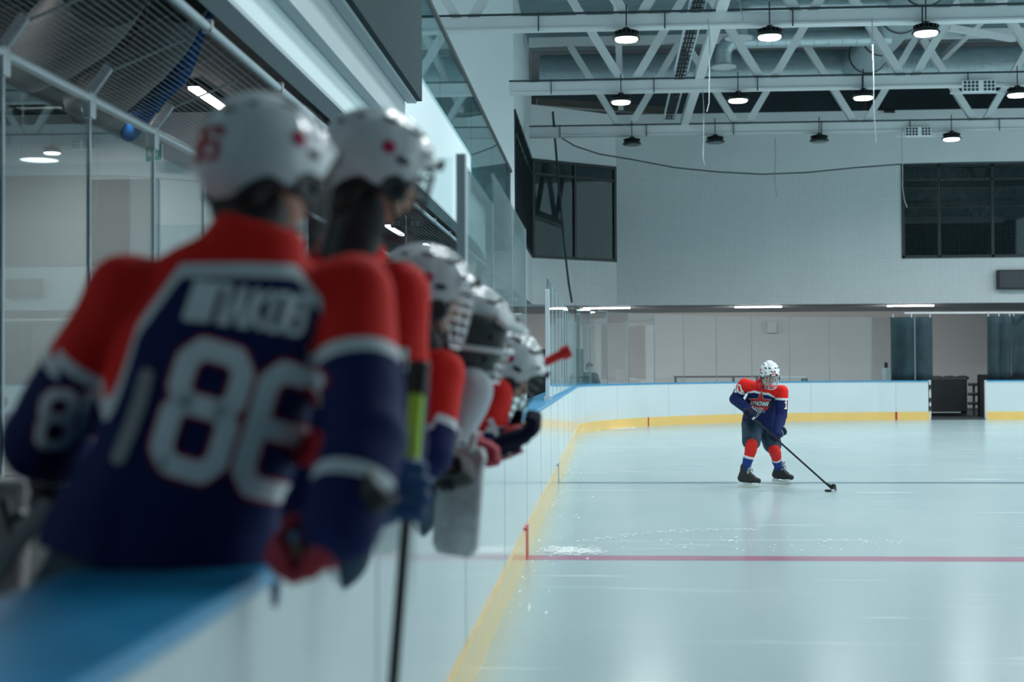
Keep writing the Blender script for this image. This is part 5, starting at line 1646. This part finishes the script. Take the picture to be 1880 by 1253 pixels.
# --- farthest bench player, bowed over the boards
hip = P(775, 905, 5.38); shC = P(880, 728, 5.46)
root, J, R, fw = bench_player('farthest bench player bowed low over the boards, white helmet tipped down, gloved hand out', P(926, 678, 5.42), yawv(76, -30), V((.45, .0, 1)), shC, hip, 66, .165,
                              P(893, 818, 5.22), P(915, 800, 5.66))
gv = P(962, 775, 5.22)
g, J['wrR'] = glove(root, gv, V((.05, .95, .15)), J['elR'] + V((-.08, 0, .02)), -1, 1.42, 1, ('navyleather', 'navyleather', 'crimson', 'crimson'), closed=.75)
rs_top, rs_in = P(1046, 644, 5.62), P(840, 742, 5.55)
rd = (rs_in - rs_top).normalized()
gq = rs_top + rd * .42
g, J['wrL'] = glove(root, gq, rd, J['elL'], 1, 1.15, 1, ('navyleather', 'navyleather', 'whiteleather', 'crimson'))
js, bv, fr = finish(root, J, .93, 1., 15, None, None, .011, back_drop=.06)
helmet(root, J['head'] + V((0, 0, .015)), J['fwd'], J['up'], 1.08, None, 'dark')
stick('stick with a bright red taped butt end poking out past the farthest bench player\'s helmet', rs_top, rs_in, V((0, -1, 0)), blade=False, tape=[(0, .035, 'redtape', .026), (.03, .36, 'redtape', .018)])

# ------------------------------------------------------------------ spectator behind the end glass
hip = P(1082, 716, 42.8); hip.z = .86
root = thing('person', 'spectator in dark jacket and cap standing behind the glass by the corner', 'person', V((hip.x, 42.8, .02)))
hd = P(1082, 674, 42.8); hd.z = 1.50
J = dict(head=hd, fwd=V((.5, -.85, -.1)), up=V((0, 0, 1)), shR=V((hip.x - .19, 42.75, 1.24)), shL=V((hip.x + .19, 42.85, 1.24)), hip=hip,
         elR=V((hip.x - .27, 42.7, 1.0)), elL=V((hip.x + .27, 42.8, 1.0)), wrR=V((hip.x - .14, 42.5, .88)), wrL=V((hip.x + .16, 42.55, .88)),
         hipR=hip + V((-.09, 0, 0)), hipL=hip + V((.09, 0, 0)), knR=V((hip.x - .10, 42.75, .46)), knL=V((hip.x + .11, 42.78, .46)), anR=V((hip.x - .10, 42.8, .10)), anL=V((hip.x + .12, 42.8, .10)), toeR=V((0, -1, 0)), toeL=V((.2, -1, 0)))
body(root, J, 1., .013)
hair(root, J, 1.08)
mb = MB(); shC = (J['shR'] + J['shL']) / 2
mb.caps(hip, shC - Z * .1, .17, .18); mb.caps(shC - Z * .05, shC + Z * .04, .15, .09); mb.caps(J['shR'] * .7 + shC * .3, J['shL'] * .7 + shC * .3, .09, .09)
for k in 'RL': mb.caps(J['sh' + k], J['el' + k], .085, .07); mb.caps(J['el' + k], J['wr' + k], .068, .05)
link_world('jacket', mb.remesh(.015, 4), M['jacket'], root)
mb = MB(); mb.caps(J['hipR'], J['hipL'], .12, .12)
for k in 'RL': mb.caps(J['hip' + k], J['kn' + k], .10, .075); mb.caps(J['kn' + k], J['an' + k], .075, .06)
link_world('trousers', mb.remesh(.015, 3), M['trousers'], root)
mb = MB()
for k in 'RL': mb.caps(J['an' + k] + V((0, .04, -.04)), J['an' + k] + V((0, -.16, -.05)), .045, .036)
mb.build('shoes', M['black'], root, True)
mb = MB(); mb.ell(hd + V((0, .0, .05)), (.092, .105, .085)); mb.caps(hd + V((.03, -.09, .05)), hd + V((.07, -.15, .04)), .05, .04, 14); link_world('cap', mb.remesh(.012, 2), M['jacket'], root)
# ------------------------------------------------------------------ world and view
w = bpy.data.worlds.new('hall_air'); sc.world = w; w.use_nodes = True
w.node_tree.nodes['Background'].inputs[0].default_value = (.55, .72, .78, 1)
w.node_tree.nodes['Background'].inputs[1].default_value = WORLD
sc.view_settings.view_transform = 'Standard'; sc.view_settings.look = 'None'
sc.view_settings.gamma = 1; sc.view_settings.use_curve_mapping = False
sc.view_settings.exposure = EXPO
sc.cycles.use_denoising = True
sc.cycles.max_bounces = 10; sc.cycles.transparent_max_bounces = 40
sc.cycles.diffuse_bounces = 4; sc.cycles.glossy_bounces = 4
sc.cycles.caustics_reflective = False; sc.cycles.caustics_refractive = False
sc.cycles.sample_clamp_indirect = 6
bpy.context.view_layer.update()
